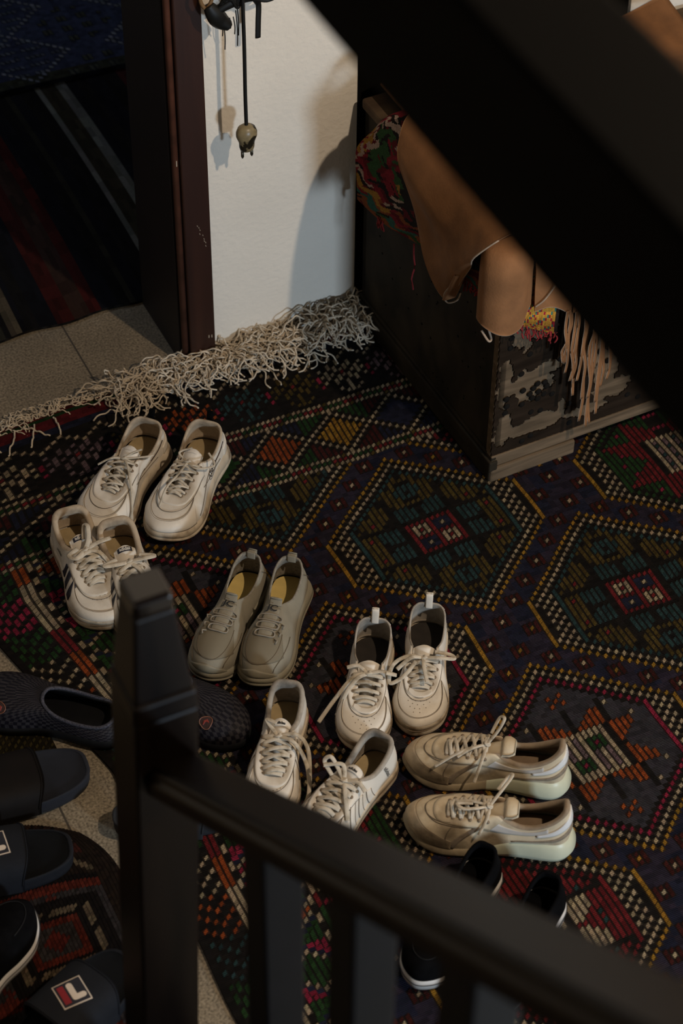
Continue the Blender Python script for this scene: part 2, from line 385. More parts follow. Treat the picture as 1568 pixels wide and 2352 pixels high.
rug_mesh('woven_field', -68, 112, -68, 135, cu, cv, kilim, BK, kwarp, 0.0, .0055, KNOT, rug, seed=3)
# knotted cream fringe, heaped against the wall
random.seed(11)
fb = MB()
def string(x, y, ang, L_, z0, h, curl, r=.0016):
    pts = []; a = ang; n = 11; p = [x, y]
    ph = random.uniform(0, 6)
    for k in range(n):
        s = k/(n-1)
        z = z0+h*math.sin(math.pi*min(1, s*1.15))+.0025*math.sin(k*2+ph)
        pts.append((p[0], min(p[1], WY-.004), max(.004, z)))
        a += random.uniform(-curl, curl); p[0] += math.cos(a)*L_/n; p[1] += math.sin(a)*L_/n
    fb.tube(smooth_path(pts, 22), r, 5)
for k in range(600):
    u = random.uniform(-.40, .155)
    if -.25 > u: dens = .8
    x, y, _ = kwarp(u, -.590+random.uniform(-.012, .03)); hh = random.uniform(.0, .028)
    if u > .02: hh += .02
    string(x, y+random.uniform(-.012, .015), random.choice((random.uniform(-2.9, -.2), random.uniform(-3.3, .3), random.uniform(.2, 2.6))), random.uniform(.06, .115), .008+hh*.7, random.uniform(.002, .014)+hh*.3, .85)
for k in range(170):
    u = random.uniform(-.80, -.36)
    x, y, _ = kwarp(u, -.598); string(x, y, random.uniform(.2, 2.9), random.uniform(.04, .075), .006, random.uniform(.002, .006), .75, .0012)
for k in range(12):
    u = random.uniform(-.72, .05); x, y, _ = kwarp(u, -.585); string(x, y, random.uniform(-1.9, -.6), random.uniform(.05, .08), .009, .004, .22, .0018)
fo = fb.build('fringe', mat('cotton_fringe', (.56, .475, .36), .95, noise=(60, .25), spec=.1), rug, True); fo['kind'] = 'stuff'

# inner room rugs
def in_stripes(i, j):
    x = -1.3+i*.012
    def nr(c, w): return abs(x-c) < w
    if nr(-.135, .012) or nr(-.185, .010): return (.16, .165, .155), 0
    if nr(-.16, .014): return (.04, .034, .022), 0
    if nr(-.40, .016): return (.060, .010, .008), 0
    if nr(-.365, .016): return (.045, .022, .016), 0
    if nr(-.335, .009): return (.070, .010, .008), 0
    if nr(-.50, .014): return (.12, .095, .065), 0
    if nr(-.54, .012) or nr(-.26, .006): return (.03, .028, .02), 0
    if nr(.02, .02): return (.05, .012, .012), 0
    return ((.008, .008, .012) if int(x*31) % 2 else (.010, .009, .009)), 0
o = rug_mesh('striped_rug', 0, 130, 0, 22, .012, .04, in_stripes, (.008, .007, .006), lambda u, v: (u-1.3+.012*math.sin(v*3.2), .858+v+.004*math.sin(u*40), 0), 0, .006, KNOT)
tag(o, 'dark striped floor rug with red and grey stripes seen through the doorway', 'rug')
def in_blue(i, j):
    B = (.045, .055, .11); C = (.26, .28, .34)
    k = (i+2*j) % 26; D = abs((i % 26)-13)+abs((j % 18)-9)
    if D == 9: return C if (i+j) % 2 else B, (i+j) % 2
    if D < 9 and j % 3 == 0 and (i % 5): return (.14, .16, .21), 1
    if D > 13 and (i % 4 < 2) and (j % 4 < 2): return (.07, .075, .06), 1
    if j < 3: return (.04, .042, .03), 0
    return B, 0
o = rug_mesh('blue_rug', 0, 110, 0, 48, .012, .011, in_blue, (.01, .012, .02), lambda u, v: (u-.95, 1.668+v-.04*u, 0), .006, .012, KNOT)
tag(o, 'navy blue patterned flatweave lying across the far end of the striped rug', 'rug')

# pile carpet at the lower left
def carpet(i, j):
    x = -1.5+i*.006; y = -.302-j*.006
    g = (.085, .070, .066); br = (.035, .020, .012); o_ = (.22, .035, .018); cr = (.27, .19, .11); d = (.015, .010, .008)
    t = -y-.302
    if i > 112: return br, 1
    if t < .02: return ((.06, .03, .02) if (i+j) % 3 else d), 1
    if t < .115:
        if abs((i+j*1.0) % 26-13) < 1.6 or abs((i-j*1.2) % 26-13) < 1.6: return cr, 1
        return (br if (i//5+j//4) % 3 else (.12, .03, .02)), 1
    if t < .128: return d, 1
    if t < .148: return o_, 1
    k = i-96; q = j-39
    if abs(k) <= 11 and abs(q) <= 9:
        r = max(abs(k), abs(q)*1.15)
        if 9 < r: return cr if (k+q) % 9 > 1 else d, 1
        if 7.2 < r: return d, 1
        if 5.6 < r: return o_, 1
        return (g if (abs(k)+abs(q)) > 3 else (.20, .03, .02)), 1
    if abs(k) <= 14 and abs(q) <= 12: return d, 1
    k2 = (i % 22)-11; q2 = (j % 20)-9
    if (abs(k2)+abs(q2)) in (3, 4) and q2 < 2: return (.2, .035, .022), 1
    if t > .30 and t < .325: return o_, 1
    return ((g[0]*.8, g[1]*.8, g[2]*.8) if (i*7+j*3) % 5 else g), 1
def carwarp(u, v):
    cut = max(0, (u-.55)/.16); yy = -.295-v
    return -1.5+u-.03*max(0, 1-v/.12)**2*cut, yy-.06*cut*cut*max(0, 1-v/.3), .001*math.sin(u*30)*math.sin(v*27)
PILE = weave_mat('wool_pile', 500, 500, .9)
o = rug_mesh('pile_carpet', 0, 119, 0, 120, .006, .006, carpet, (.03, .018, .012), carwarp, 0.0, .008, PILE, seed=8, raise_h=.0012, inset=(.05, .05), skew=.3, jit=.45)
tag(o, 'worn mauve and red pile carpet with cream motifs at the foot of the stairs', 'rug')
def matc(i, j): return ((.13, .10, .03) if (i+j) % 2 else (.045, .035, .014)), (i+j) % 2
o = rug_mesh('door_mat', 0, 70, 0, 26, .008, .0075, matc, (.02, .015, .01), lambda u, v: (-1.35+u, -.09-v, 0), 0, .005, PILE, seed=9, jit=.4)
tag(o, 'olive woven mat under the brown strapped slide', 'mat')
# ------------------------------------------------------------------ shoes
LEA = mat('white_leather', srgb(206, 196, 180), .5, noise=(35, .07), bump=(260, .25, .0012), dirt=(srgb(180, 166, 144), 22, .5, .25))
LEA2 = mat('cream_worn_leather', srgb(196, 178, 148), .6, noise=(30, .08), bump=(240, .3, .0012), dirt=(srgb(128, 112, 88), 18, .5, .22))
LEAW = mat('clean_white_leather', srgb(216, 206, 190), .45, noise=(30, .05), bump=(260, .2, .001), dirt=(srgb(186, 170, 146), 20, .55, .25))
PANEL = mat('overlay_leather', srgb(208, 198, 184), .5, noise=(40, .07), bump=(240, .2, .001), dirt=(srgb(178, 164, 142), 26, .5, .25))
GREYP = mat('dirty_grey_suede', srgb(128, 114, 96), .9, noise=(60, .2), bump=(300, .5, .0012), dirt=(srgb(92, 78, 62), 24, .45, .2))
LIN = mat('beige_lining', srgb(178, 160, 136), .95, noise=(80, .1), bump=(500, .4, .001), dirt=(srgb(120, 104, 84), 26, .48, .2))
LING = mat('grey_lining', srgb(158, 148, 134), .95, noise=(80, .12), bump=(500, .4, .001), dirt=(srgb(100, 92, 82), 26, .45, .2))
SOLE = mat('cream_rubber', srgb(192, 176, 152), .55, noise=(30, .1), bump=(90, .2, .001), dirt=(srgb(128, 108, 84), 35, .5, .2))
SOLEY = mat('aged_rubber', srgb(190, 190, 164), .4, noise=(30, .06))
LACE = mat('cotton_lace', srgb(196, 184, 164), .9, noise=(90, .12), bump=(900, .5, .001), dirt=(srgb(150, 136, 114), 60, .5, .2), spec=.15)
INS = mat('insole_beige', srgb(170, 148, 108), .9, noise=(50, .12))
INSY = mat('insole_yellow', srgb(214, 186, 112), .9, noise=(50, .08))
INSD = mat('insole_dark', srgb(44, 38, 32), .9, noise=(50, .2))
NAVY = mat('navy_stripe', (.012, .013, .022), .5)
BLACK = mat('black_suede', (.0028, .0027, .003), .95, noise=(60, .3), bump=(300, .4, .001), spec=.05)
BLKR = mat('black_rubber', (.0045, .0045, .005), .75, noise=(60, .2), spec=.15)
SEAM = mat('seam_brown', srgb(128, 110, 88), .9)  # darker brown for stitch lines, eyelets and sole groove
SEAMD = mat('dark_groove', srgb(104, 90, 72), .9)
INK = mat('black_ink', (.01, .01, .011), .6)
def uvmat(name, c1, c2, kind, su, sv, rough=.9, strength=.6):
    if name in MATS: return MATS[name]
    m = bpy.data.materials.new(name); m.use_nodes = True; nt = m.node_tree; N = nt.nodes; L = nt.links; b = N['Principled BSDF']
    uv = N.new('ShaderNodeUVMap'); mp = N.new('ShaderNodeMapping'); mp.inputs['Scale'].default_value = (su, sv, 1); L.new(uv.outputs[0], mp.inputs[0])
    if kind == 'check': t = N.new('ShaderNodeTexChecker'); t.inputs['Scale'].default_value = 1; t.inputs[1].default_value = (*c1, 1); t.inputs[2].default_value = (*c2, 1); colo = t.outputs[0]; fac = t.outputs[1]
    else:
        t = N.new('ShaderNodeTexWave'); t.bands_direction = 'X'; t.inputs['Scale'].default_value = 1; t.inputs['Distortion'].default_value = 1.2
        r = N.new('ShaderNodeValToRGB'); r.color_ramp.elements[0].color = (*c2, 1); r.color_ramp.elements[1].color = (*c1, 1); L.new(t.outputs['Fac'], r.inputs[0]); colo = r.outputs[0]; fac = t.outputs['Fac']
    L.new(mp.outputs[0], t.inputs['Vector'])
    n = N.new('ShaderNodeTexNoise'); n.inputs['Scale'].default_value = 120; L.new(mp.outputs[0], n.inputs['Vector']); n.inputs['Scale'].default_value = .9
    mr = N.new('ShaderNodeMapRange'); mr.inputs[1].default_value = .3; mr.inputs[2].default_value = .7; mr.inputs[3].default_value = .6; mr.inputs[4].default_value = 1.4; L.new(n.outputs['Fac'], mr.inputs[0])
    vm = N.new('ShaderNodeVectorMath'); vm.operation = 'SCALE'; L.new(colo, vm.inputs[0]); L.new(mr.outputs[0], vm.inputs['Scale'])
    L.new(vm.outputs[0], b.inputs['Base Color']); b.inputs['Roughness'].default_value = rough; b.inputs['Specular IOR Level'].default_value = .15
    bp = N.new('ShaderNodeBump'); bp.inputs['Strength'].default_value = strength; bp.inputs['Distance'].default_value = .0008; L.new(fac, bp.inputs['Height']); L.new(bp.outputs[0], b.inputs['Normal'])
    MATS[name] = m; return m
KNIT = uvmat('grey_knit', srgb(138, 129, 110), srgb(118, 109, 91), 'wave', 300, 1)
KNITP = mat('grey_smooth_knit', srgb(134, 126, 108), .85, noise=(50, .06), bump=(700, .35, .001))
WOVEN = uvmat('woven_straps', (.026, .023, .025), (.006, .005, .008), 'check', 150, 150, .6)

def text_mesh(txt, size, bold=0, font_shear=0):
    c = bpy.data.curves.new('lettering', 'FONT'); c.body = txt; c.size = size; c.align_x = 'CENTER'; c.align_y = 'CENTER'; c.offset = bold; c.shear = font_shear; c.resolution_u = 3
    o = bpy.data.objects.new('lettering', c); COL.objects.link(o)
    dg = bpy.context.evaluated_depsgraph_get(); me = bpy.data.meshes.new_from_object(o.evaluated_get(dg))
    V = [tuple(v.co) for v in me.vertices]; F = [tuple(p.vertices) for p in me.polygons]
    bpy.data.objects.remove(o); bpy.data.curves.remove(c); bpy.data.meshes.remove(me); return V, F

class Shoe:
    """side=+1: the foot's outer (lateral) side lies at +y"""
    BX = [(0, 0), (.015, .075), (.075, .122), (.20, .132), (.35, .130), (.50, .142), (.64, .168), (.77, .178), (.885, .150), (.965, .085), (1.0, 0)]
    MED_ = [1, 1, 1, .98, .90, .86, .94, .93, .86, .80, 1]
    def __init__(s, name, label, L, heel, ang, side, group, cat='shoe', **P):
        s.P = P; s.L = L; s.side = side; g = P.get
        s.root = thing(name, label, cat, (heel[0], heel[1], P.get('gz', .007)), R(ang), group)
        wsc = g('wide', 1.0); H = g('h', 1.0)
        hz, fz = g('sole', (.028, .020))
        def zs(x):
            t = min(1, max(0, (x-.25)/.35)); t = t*t*(3-2*t); z = hz*(1-t)+fz*t
            return z+.010*g('toe_spring', .7)*max(0, (x-.78)/.22)**2
        def zb(x): return .012*g('toe_spring', .7)*max(0, (x-.75)/.25)**2+.003*max(0, (.08-x)/.08)**2
        s.zs, s.zb = zs, zb
        n = 10; B = []
        def put(x, wd, sd, k):
            wd = wd*wsc*(1 if sd == side else s.MED_[k]); off = -.022*side*max(0, (x-.6)/.4)
            return (x*L, (sd*wd+off)*L, zs(x)*1.0)
        for k in range(n+1): B.append(put(*s.BX[k], +1, k))
        for k in range(n-1, 0, -1): B.append(put(*s.BX[k], -1, k))
        s.B = np.array(B)
        col = g('collar', 'laced')
        if col == 'laced':
            C = [(.040, 0, .335), (.050, .072, .333), (.105, .113, .312), (.20, .121, .262), (.30, .113, .236), (.38, .094, .258), (.435, .072, .290), (.53, .062, .258), (.63, .052, .215), (.675, .030, .198), (.685, 0, .196)]
        elif col == 'slipon':
            C = [(.035, 0, .335), (.048, .062, .330), (.115, .098, .295), (.22, .103, .252), (.33, .090, .238), (.40, .066, .262), (.435, .052, .288), (.455, .038, .298), (.468, .024, .300), (.474, .012, .301), (.476, 0, .301)]
        elif col == 'runner':
            C = [(.020, 0, .372), (.034, .060, .366), (.10, .096, .300), (.20, .106, .238), (.30, .100, .218), (.385, .088, .246), (.445, .072, .286), (.53, .062, .258), (.63, .052, .215), (.675, .030, .198), (.685, 0, .196)]
        else:  # clog
            C = [(.045, 0, .185), (.058, .060, .183), (.12, .098, .172), (.24, .108, .172), (.36, .104, .19), (.43, .088, .212), (.475, .062, .23), (.49, .045, .238), (.498, .028, .241), (.502, .012, .242), (.503, 0, .242)]
        tz = g('throat_z', 1.0); ty = g('throat_w', 1.0)
        C = [(x, y*(ty if i >= 6 else 1), z*(tz if i >= 7 else 1)) for i, (x, y, z) in enumerate(C)]
        pts = [(x*L, y*L*wsc-.010*side*L*max(0, (x-.3)/.4), z*L*H+(hz-.028)*.7) for x, y, z in C]
        pts += [(x*L, -y*L*wsc-.010*side*L*max(0, (x-.3)/.4), z*L*H+(hz-.028)*.7) for x, y, z in C[-2:0:-1]]
        s.C = np.array(pts)
        k1 = [.55, .52, .50, .48, .46, .48, .52, .60, .78, .86, .88]; k2 = [.05, .08, .12, .2, .25, .3, .42, .5, .50, .48, .47]; k3 = [.30, .30, .34, .36, .36, .30, .22, .12, .05, -.02, -.04]
        if col == 'clog': k1 = [.5, .5, .5, .55, .6, .7, .8, .9, 1.0, 1.05, 1.05]; k2 = [.05, .08, .1, .2, .4, .5, .5, .5, .5, .5, .5]; k3 = [.2, .2, .2, .1, .05, 0, 0, 0, 0, 0, 0]
        mir = lambda a: np.array(a+a[-2:0:-1])[:, None]
        s.k1, s.k2, s.k3 = mir(k1), mir(k2), mir(k3)
        s.bul = mir([.004, .003, .001, .0, .0, .002, .003, .004, .005, .005, .004])*g('bulge', 1.0)
        NT = 180; NV = 26; s.NT, s.NV = NT, NV
        T, Vv = np.meshgrid(np.linspace(0, 20, NT, endpoint=False), np.linspace(0, 1, NV), indexing='ij')
        U = s.S(T, Vv); Nn = s.normals(U)
        s.U, s.Nn = U, Nn
        lu = np.concatenate([[0], np.cumsum(np.linalg.norm(np.diff(U[:, 5], axis=0), axis=1))]); lv = np.linspace(0, 1, NV)*.07
        uv = np.stack(np.meshgrid(lu, lv, indexing='ij'), -1).reshape(-1, 2)
        if g('planar_uv'): uv = U.reshape(-1, 3)[:, [1, 0]]
        F = grid_faces(NT, NV, wrap=True, flip=True)
        s.bvh = BVHTree.FromPolygons([tuple(map(float, v)) for v in U.reshape(-1, 3)], F)
        s.um = g('upper', LEA); s.lm = g('lining', LIN)
        s.upper = mesh_obj('upper', U.reshape(-1, 3), F, s.um, s.root, True, uv=uv)
        # rolled rim and lining
        cw = np.clip((6.4-np.minimum(T[:, 0], 20-T[:, 0]))/1.2, 0, 1)[:, None]
        pad = g('pad', .0065)
        th = (.0016+(pad-.0016)*cw*np.clip((Vv-.35)/.5, 0, 1)**1)
        I = U-Nn*th[..., None]
        I[..., 2] = np.maximum(I[..., 2], s.B[:, 2].min()*0+fz*.9)
        vd = U[:, -1]-U[:, -2]; vd /= np.linalg.norm(vd, axis=1)[:, None]
        rows = [U[:, -1]]; tt = th[:, -1][:, None]
        for a in (30, 60, 90, 120, 150): rows.append(U[:, -1]-Nn[:, -1]*tt*.5*(1-math.cos(R(a)))+vd*tt*.55*math.sin(R(a)))
        for k in range(NV-1, -1, -1): rows.append(I[:, k])
        W = np.stack(rows, 1); mesh_obj('lining', W.reshape(-1, 3), grid_faces(NT, W.shape[1], wrap=True), s.lm, s.root, True)
        s.build_sole()
        s.rimtop = W[:, 3]
    def S(s, T, V):
        T = np.asarray(T, float) % 20; V = np.asarray(V, float)[..., None]
        B = catmull(s.B, T); C = catmull(s.C, T); k1 = catmull(s.k1, T); k2 = catmull(s.k2, T); k3 = catmull(s.k3, T); bu = catmull(s.bul, T)
        d = (B-C).copy(); dz = C[..., 2:3]-B[..., 2:3]; out = d.copy(); out[..., 2] = 0; ln = np.linalg.norm(out, axis=-1, keepdims=True)+1e-6
        P1 = B.copy(); P1[..., 2:3] += k1*dz; P1 += out/ln*bu
        P2 = C+k2*out; P2[..., 2:3] -= k3*dz
        return (1-V)**3*B+3*(1-V)**2*V*P1+3*(1-V)*V**2*P2+V**3*C
    def normals(s, U):
        a = np.roll(U, -1, 0)-np.roll(U, 1, 0); b = np.gradient(U, axis=1); n = -np.cross(a, b); return n/(np.linalg.norm(n, axis=-1, keepdims=True)+1e-12)
    def SN(s, T, V):
        e = 1e-2; p = s.S(T, V); a = s.S(np.asarray(T)+e, V)-s.S(np.asarray(T)-e, V); V = np.asarray(V, float)
        b = s.S(T, np.minimum(V+e, 1))-s.S(T, np.maximum(V-e, 0)); n = -np.cross(a, b); return p, n/(np.linalg.norm(n, axis=-1, keepdims=True)+1e-12)
    def patch(s, name, f, m, nu=40, nv=8, off=.0013, parent=None, label=None):
        """f(a,b)->(t,v) for a,b in 0..1 ; a raised panel with closed sides following the upper"""
        A, Bq = np.meshgrid(np.linspace(0, 1, nu), np.linspace(0, 1, nv), indexing='ij'); T, V = f(A, Bq)
        p, n = s.SN(T, V); top = p+n*off; bot = p-n*.0006
        V3 = np.concatenate([top.reshape(-1, 3), bot.reshape(-1, 3)]); F = grid_faces(nu, nv); k = nu*nv
        per = [(i, 0) for i in range(nu)]+[(nu-1, j) for j in range(1, nv)]+[(i, nv-1) for i in range(nu-2, -1, -1)]+[(0, j) for j in range(nv-2, 0, -1)]
        ids = [i*nv+j for i, j in per]
        for q in range(len(ids)): a, b = ids[q], ids[(q+1) % len(ids)]; F.append((a, a+k, b+k, b))
        o = mesh_obj(name, V3, F, m, parent or s.root, True)
        if label: o['label'] = label
        return o
    def seamline(s, mb, T, V, r=.00055, off=.0013):
        p, n = s.SN(np.asarray(T, float), np.asarray(V, float)); mb.tube(p+n*off, r, 4, up=n)
    def conform(s, name, V, F, T0, V0, m, rot=0, off=.0012, parent=None, flip=False):
        p, n = s.SN(T0, V0); p = np.array(p); n = np.array(n); up = np.array((0, 0, 1.))-n*n[2]
        if np.linalg.norm(up) < .35: up = np.array((-1., 0, 0))-n*(-n[0])
        up /= np.linalg.norm(up); e1 = np.cross(up, n); a = R(rot); E1 = e1*math.cos(a)+up*math.sin(a); E2 = -e1*math.sin(a)+up*math.cos(a)
        out = []
        for v in V:
            q = p+E1*v[0]+E2*v[1]; hit, nn, _, _ = s.bvh.find_nearest(Vector(q)); nn = Vector(nn)
            if nn.dot(Vector(n)) < 0: nn = -nn
            out.append(hit+nn*(off+(v[2] if len(v) > 2 else 0)))
        return mesh_obj(name, out, F, m, parent or s.root, False)
    def build_sole(s):
        g = s.P.get; NT = 120; t = np.linspace(0, 20, NT, endpoint=False); B = catmull(s.B, t); ctr = np.array((s.L*.5, 0, 0))
        tan = np.roll(B, -1, 0)-np.roll(B, 1, 0); nrm = np.stack([tan[:, 1], -tan[:, 0], 0*tan[:, 0]], 1); nrm /= np.linalg.norm(nrm, axis=1)[:, None]
        sgn = np.sign(np.einsum('ij,ij->i', nrm[:, :2], (B-ctr)[:, :2])).mean(); nrm *= 1 if sgn > 0 else -1
        x = B[:, 0]/s.L; zb = np.array([s.zb(q) for q in x]); zt = B[:, 2]
        st = g('sole_style', 'cup')
        prof = {'cup': [(-.003, 0), (.0015, .04), (.0022, .2), (.0018, .62), (.0012, .66), (.0026, .70), (.0026, 1.0), (.0015, 1.12), (-.002, 1.14)],
                'chunky': [(-.004, 0), (.002, .05), (.005, .2), (.0055, .40), (.0025, .46), (.0045, .52), (.004, .8), (.002, 1.02), (-.003, 1.12)],
                'wedge': [(-.006, 0), (-.002, .03), (.004, .18), (.005, .42), (.002, .85), (.0, 1.05), (-.004, 1.1)],
                'flat': [(-.003, 0), (.001, .08), (.002, .5), (.001, 1.0), (-.003, 1.06)]}[st]
        rows = []; heelw = np.clip((.25-x)/.25, 0, 1)
        for o, f in prof:
            q = B+nrm*(o+(heelw[:, None]*.006*math.sin(math.pi*min(1, f)) if st in ('wedge', 'chunky') else 0)); q[:, 2] = zb+(zt-zb)*f
            if st == 'chunky': q[:, 2] += .0015*np.sin(t*2.1)*math.sin(math.pi*min(1, f))
            rows.append(q)
        W = np.stack(rows, 1); k = W.shape[1]; V = list(W.reshape(-1, 3)); F = grid_faces(NT, k, wrap=True)
        F.append(tuple(i*k for i in range(NT))[::-1])
        mo = mesh_obj('midsole', V, F, g('sole_mat', SOLE), s.root, True)
        if g('sole_front'):
            mo.data.materials.append(g('sole_front')); mo.data.polygons.foreach_set('material_index', np.array([1 if p.center[0] > s.L*.47 else 0 for p in mo.data.polygons], dtype=np.int32))
        # outsole tread sheet
        q = B-nrm*.004; low = q.copy(); low[:, 2] = np.maximum(zb-.0, 0)-.002; hi = q.copy(); hi[:, 2] = zb+.001
        W2 = np.stack([low, hi], 1); mesh_obj('outsole', W2.reshape(-1, 3), grid_faces(NT, 2, wrap=True)+[tuple(i*2 for i in range(NT))[::-1], tuple(i*2+1 for i in range(NT))], g('out_mat', SOLE), s.root, True)
        if g('welt', 1):
            mb = MB(); p = B+nrm*.0028; p[:, 2] = zb+(zt-zb)*.64; mb.tube(p, .0007, 5, closed=True); mb.build('sole_groove', g('groove_mat', SEAM), s.root, True)
        # insole
        q = B-nrm*.003; q[:, 2] = np.array([s.zs(v) for v in x])*.80+.0035; V = list(q)+[(s.L*.5, 0, q[:, 2].mean()-.0015)]
        ring = [q]; c = np.array((s.L*.45, 0, 0))
        for f in (.8, .55, .3): r = q*f+c*(1-f); r[:, 2] = [s.zs(v)*.80+.0035-.002*(1-f) for v in r[:, 0]/s.L]; ring.append(r)
        W = np.stack(ring, 1); V = list(W.reshape(-1, 3)); V.append((*c[:2], s.zs(.45)*.8+.001)); F = grid_faces(NT, 4, wrap=True)+[(i*4+3, ((i+1) % NT)*4+3, NT*4) for i in range(NT)]
        mesh_obj('insole', V, F, g('insole', INS), s.root, True)
    def tongue(s, m=None, top=(.375, .318), w=.070, drop=0, label_=None, curl=0):
        L = s.L; H = s.P.get('h', 1.0); hz = (s.P.get('sole', (.028, .02))[0]-.028)*.7; tz = s.P.get('throat_z', 1.0)
        path = [(.70, .188*tz), (.63, .207*tz), (.53, .246*tz), (.45, .278), (.41, .298), top, (top[0]-.03-curl, top[1]+.012-curl*.3)]
        c = catmull(np.array([(x, 0, z) for x, z in path]), np.linspace(0, len(path)-1-1e-6, 34), closed=False)
        nv = 13; V = []
        for i, p in enumerate(c):
            wd = w*(.62+.38*min(1, i/18))*(1 if i < 30 else 1-(i-30)*.10)
            for k in range(nv):
                a = -1+2*k/(nv-1); off = -.010*s.side*max(0, (p[0]-.3)/.4)
                V.append((p[0]*L, (a*wd+off)*L, (p[2]*H*L+hz)-abs(a)**2.2*.012*(1-.3*i/34)-.001))
        top_ = np.array(V); th = .0028+.0022*np.clip((np.repeat(np.arange(34), nv)-20)/8, 0, 1); bot = top_-np.array((.35, 0, 1))*th[:, None]
        F = grid_faces(34, nv, flip=True)+grid_faces(34, nv)
        F = grid_faces(34, nv)+[tuple(q+34*nv for q in f[::-1]) for f in grid_faces(34, nv)]
        per = [i*nv for i in range(34)]+[33*nv+j for j in range(1, nv)]+[i*nv+nv-1 for i in range(32, -1, -1)]+[j for j in range(nv-2, 0, -1)]
        k0 = 34*nv; F += [(per[q], per[(q+1) % len(per)], per[(q+1) % len(per)]+k0, per[q]+k0) for q in range(len(per))]
        s.tongue_o = mesh_obj('tongue', np.concatenate([top_, bot]), F, m or s.um, s.root, True)
        s.tgrid = top_.reshape(34, nv, 3)
        return s.tongue_o
    def tongue_label(s, m, i0=26, i1=31, j0=3, j1=9, txt=None, tm=None, size=.012):
        G_ = s.tgrid[i0:i1+1, j0:j1+1]+np.array((.15, 0, .9))*.0012; a, b = G_.shape[:2]
        lab = mesh_obj('tongue_label', G_.reshape(-1, 3), grid_faces(a, b), m, s.tongue_o, True)
        if txt:
            V, F = text_mesh(txt, size, .0003); c = G_[a//2, b//2]; ax = G_[a//2-1, b//2]-G_[a//2+1, b//2]; ax /= np.linalg.norm(ax)
            # reads from the toe: right = -y (seen from toe looking to heel), up = towards heel
            up = -ax; up = (G_[-1, b//2]-G_[0, b//2]); up /= np.linalg.norm(up); rt = np.array((0, 1., 0)); nrm = np.cross(rt, up); nrm = nrm if nrm[2] > 0 else -nrm
            bv = BVHTree.FromPolygons([tuple(map(float, q)) for q in G_.reshape(-1, 3)], grid_faces(a, b)); O = []
            for v in V:
                q = c+rt*v[0]+up*v[1]; h, _, _, _ = bv.find_nearest(Vector(q)); O.append(h+Vector(nrm)*.0006)
            mesh_obj('lettering', O, F, tm or INK, s.tongue_o, False)
    def laces(s, n=6, t0=6.15, t1=8.5, v=.90, w=.0033, th=.0011, m=None, style='cross', seed=0, sag=.0, messy=.0, eyelets=True):
        rnd = random.Random(seed); m = m or LACE; mb = MB(); ts = np.linspace(t1, t0, n)
        PL, NL = s.SN(ts, np.full(n, v)); PR, NR = s.SN(20-ts, np.full(n, v)); s.PL, s.PR = PL, PR
        eb = MB()
        if eyelets:
            for P_, N_ in ((PL, NL), (PR, NR)):
                eb = MB()
                for i in range(n): eb.tube([P_[i]+N_[i]*.0008, P_[i]+N_[i]*.0026], .0030, 10, up=(1, .2, .1))
                eb.build('eyelet_row', SEAM, s.root, True)
        def seg(a, b, na, nb, lift):
            k = 14; t = np.linspace(0, 1, k)[:, None]; p = a*(1-t)+b*t+(na*.0026)*(1-t)+(nb*.0026)*t
            p[:, 2] += (lift*np.sin(math.pi*t[:, 0])); p[:, 0] += messy*rnd.uniform(-1, 1)*np.sin(math.pi*t[:, 0])
            p[0] -= na*.003; p[-1] -= nb*.003
            mb.tube(p, w, 8, rz=th, up=(.25, 0, 1))
        if style == 'bar':
            for i in range(n): seg(PL[i], PR[i], NL[i], NR[i], .005+.001*(i % 2))
        else:
            seg(PL[0], PR[0], NL[0], NR[0], .005)
            for i in range(n-1):
                seg(PL[i], PR[i+1], NL[i], NR[i+1], .0055+rnd.uniform(0, .001)); seg(PR[i], PL[i+1], NR[i], NL[i+1], .0078+rnd.uniform(0, .001))
        s.lace_o = mb.build('lace', m, s.root, True)
        s.knot = (PL[-1]+PR[-1])/2+np.array((0, 0, .009))
    def bow(s, paths, w=.0032, th=.0011, m=None, knot=None, tie=True):
        """paths are control points relative to the knot, in shoe axes; dropped points rest on shoe or floor"""
        k = s.knot if knot is None else np.array(knot); mb = MB()
        for P_ in paths:
            pts = []
            for (x, y, z) in P_:
                q = k+np.array((x, y, z)); h = s.bvh.ray_cast(Vector((q[0], q[1], .3)), Vector((0, 0, -1)))[0]
                zmin = .0035 if h is None else h.z+.003
                pts.append((q[0], q[1], max(q[2], zmin)))
            pp = smooth_path(pts, 10*len(pts)); T = np.gradient(pp, axis=0); T /= np.linalg.norm(T, axis=1)[:, None]
            mb.tube(pp, w, 8, rz=th, up=(.2, .15, 1))
        if tie:
            for a in (0, 1):
                r = .0052; pts = [k+np.array((math.cos(q)*.0032, math.sin(q)*r*(1 if a else .6), math.sin(q+a)*.0035+.001)) for q in np.linspace(0, 2*math.pi, 14, endpoint=False)]
                mb.tube(pts, .0026, 7, rz=.0016, closed=True)
            for sd, P_ in ((1, s.PL), (-1, s.PR)):
                mb.tube(smooth_path([P_[-1]+np.array((0, 0, .0022)), (P_[-1]+k)/2+np.array((0, 0, .003)), k], 10), w, 8, rz=th, up=(.3, 0, 1))
        return mb.build('lace_bow', m or LACE, s.root, True)
    def foxing(s, name, t0, t1, vf, m, off=.0013, nu=60, nv=8, vlow=0.0):
        return s.patch(name, lambda A, Bq: (t0+(t1-t0)*A, vlow+(vf(A)-vlow)*Bq), m, nu, nv, off)
    def perforations(s, rows, r=.0008):
        mb = MB()
        for (t, v) in rows:
            p, n = s.SN(np.float64(t), np.float64(v)); mb.tube([p-n*.0005, p+n*.0005], r, 7, up=(1, .3, .2))
        mb.build('perforation', SEAMD, s.root)
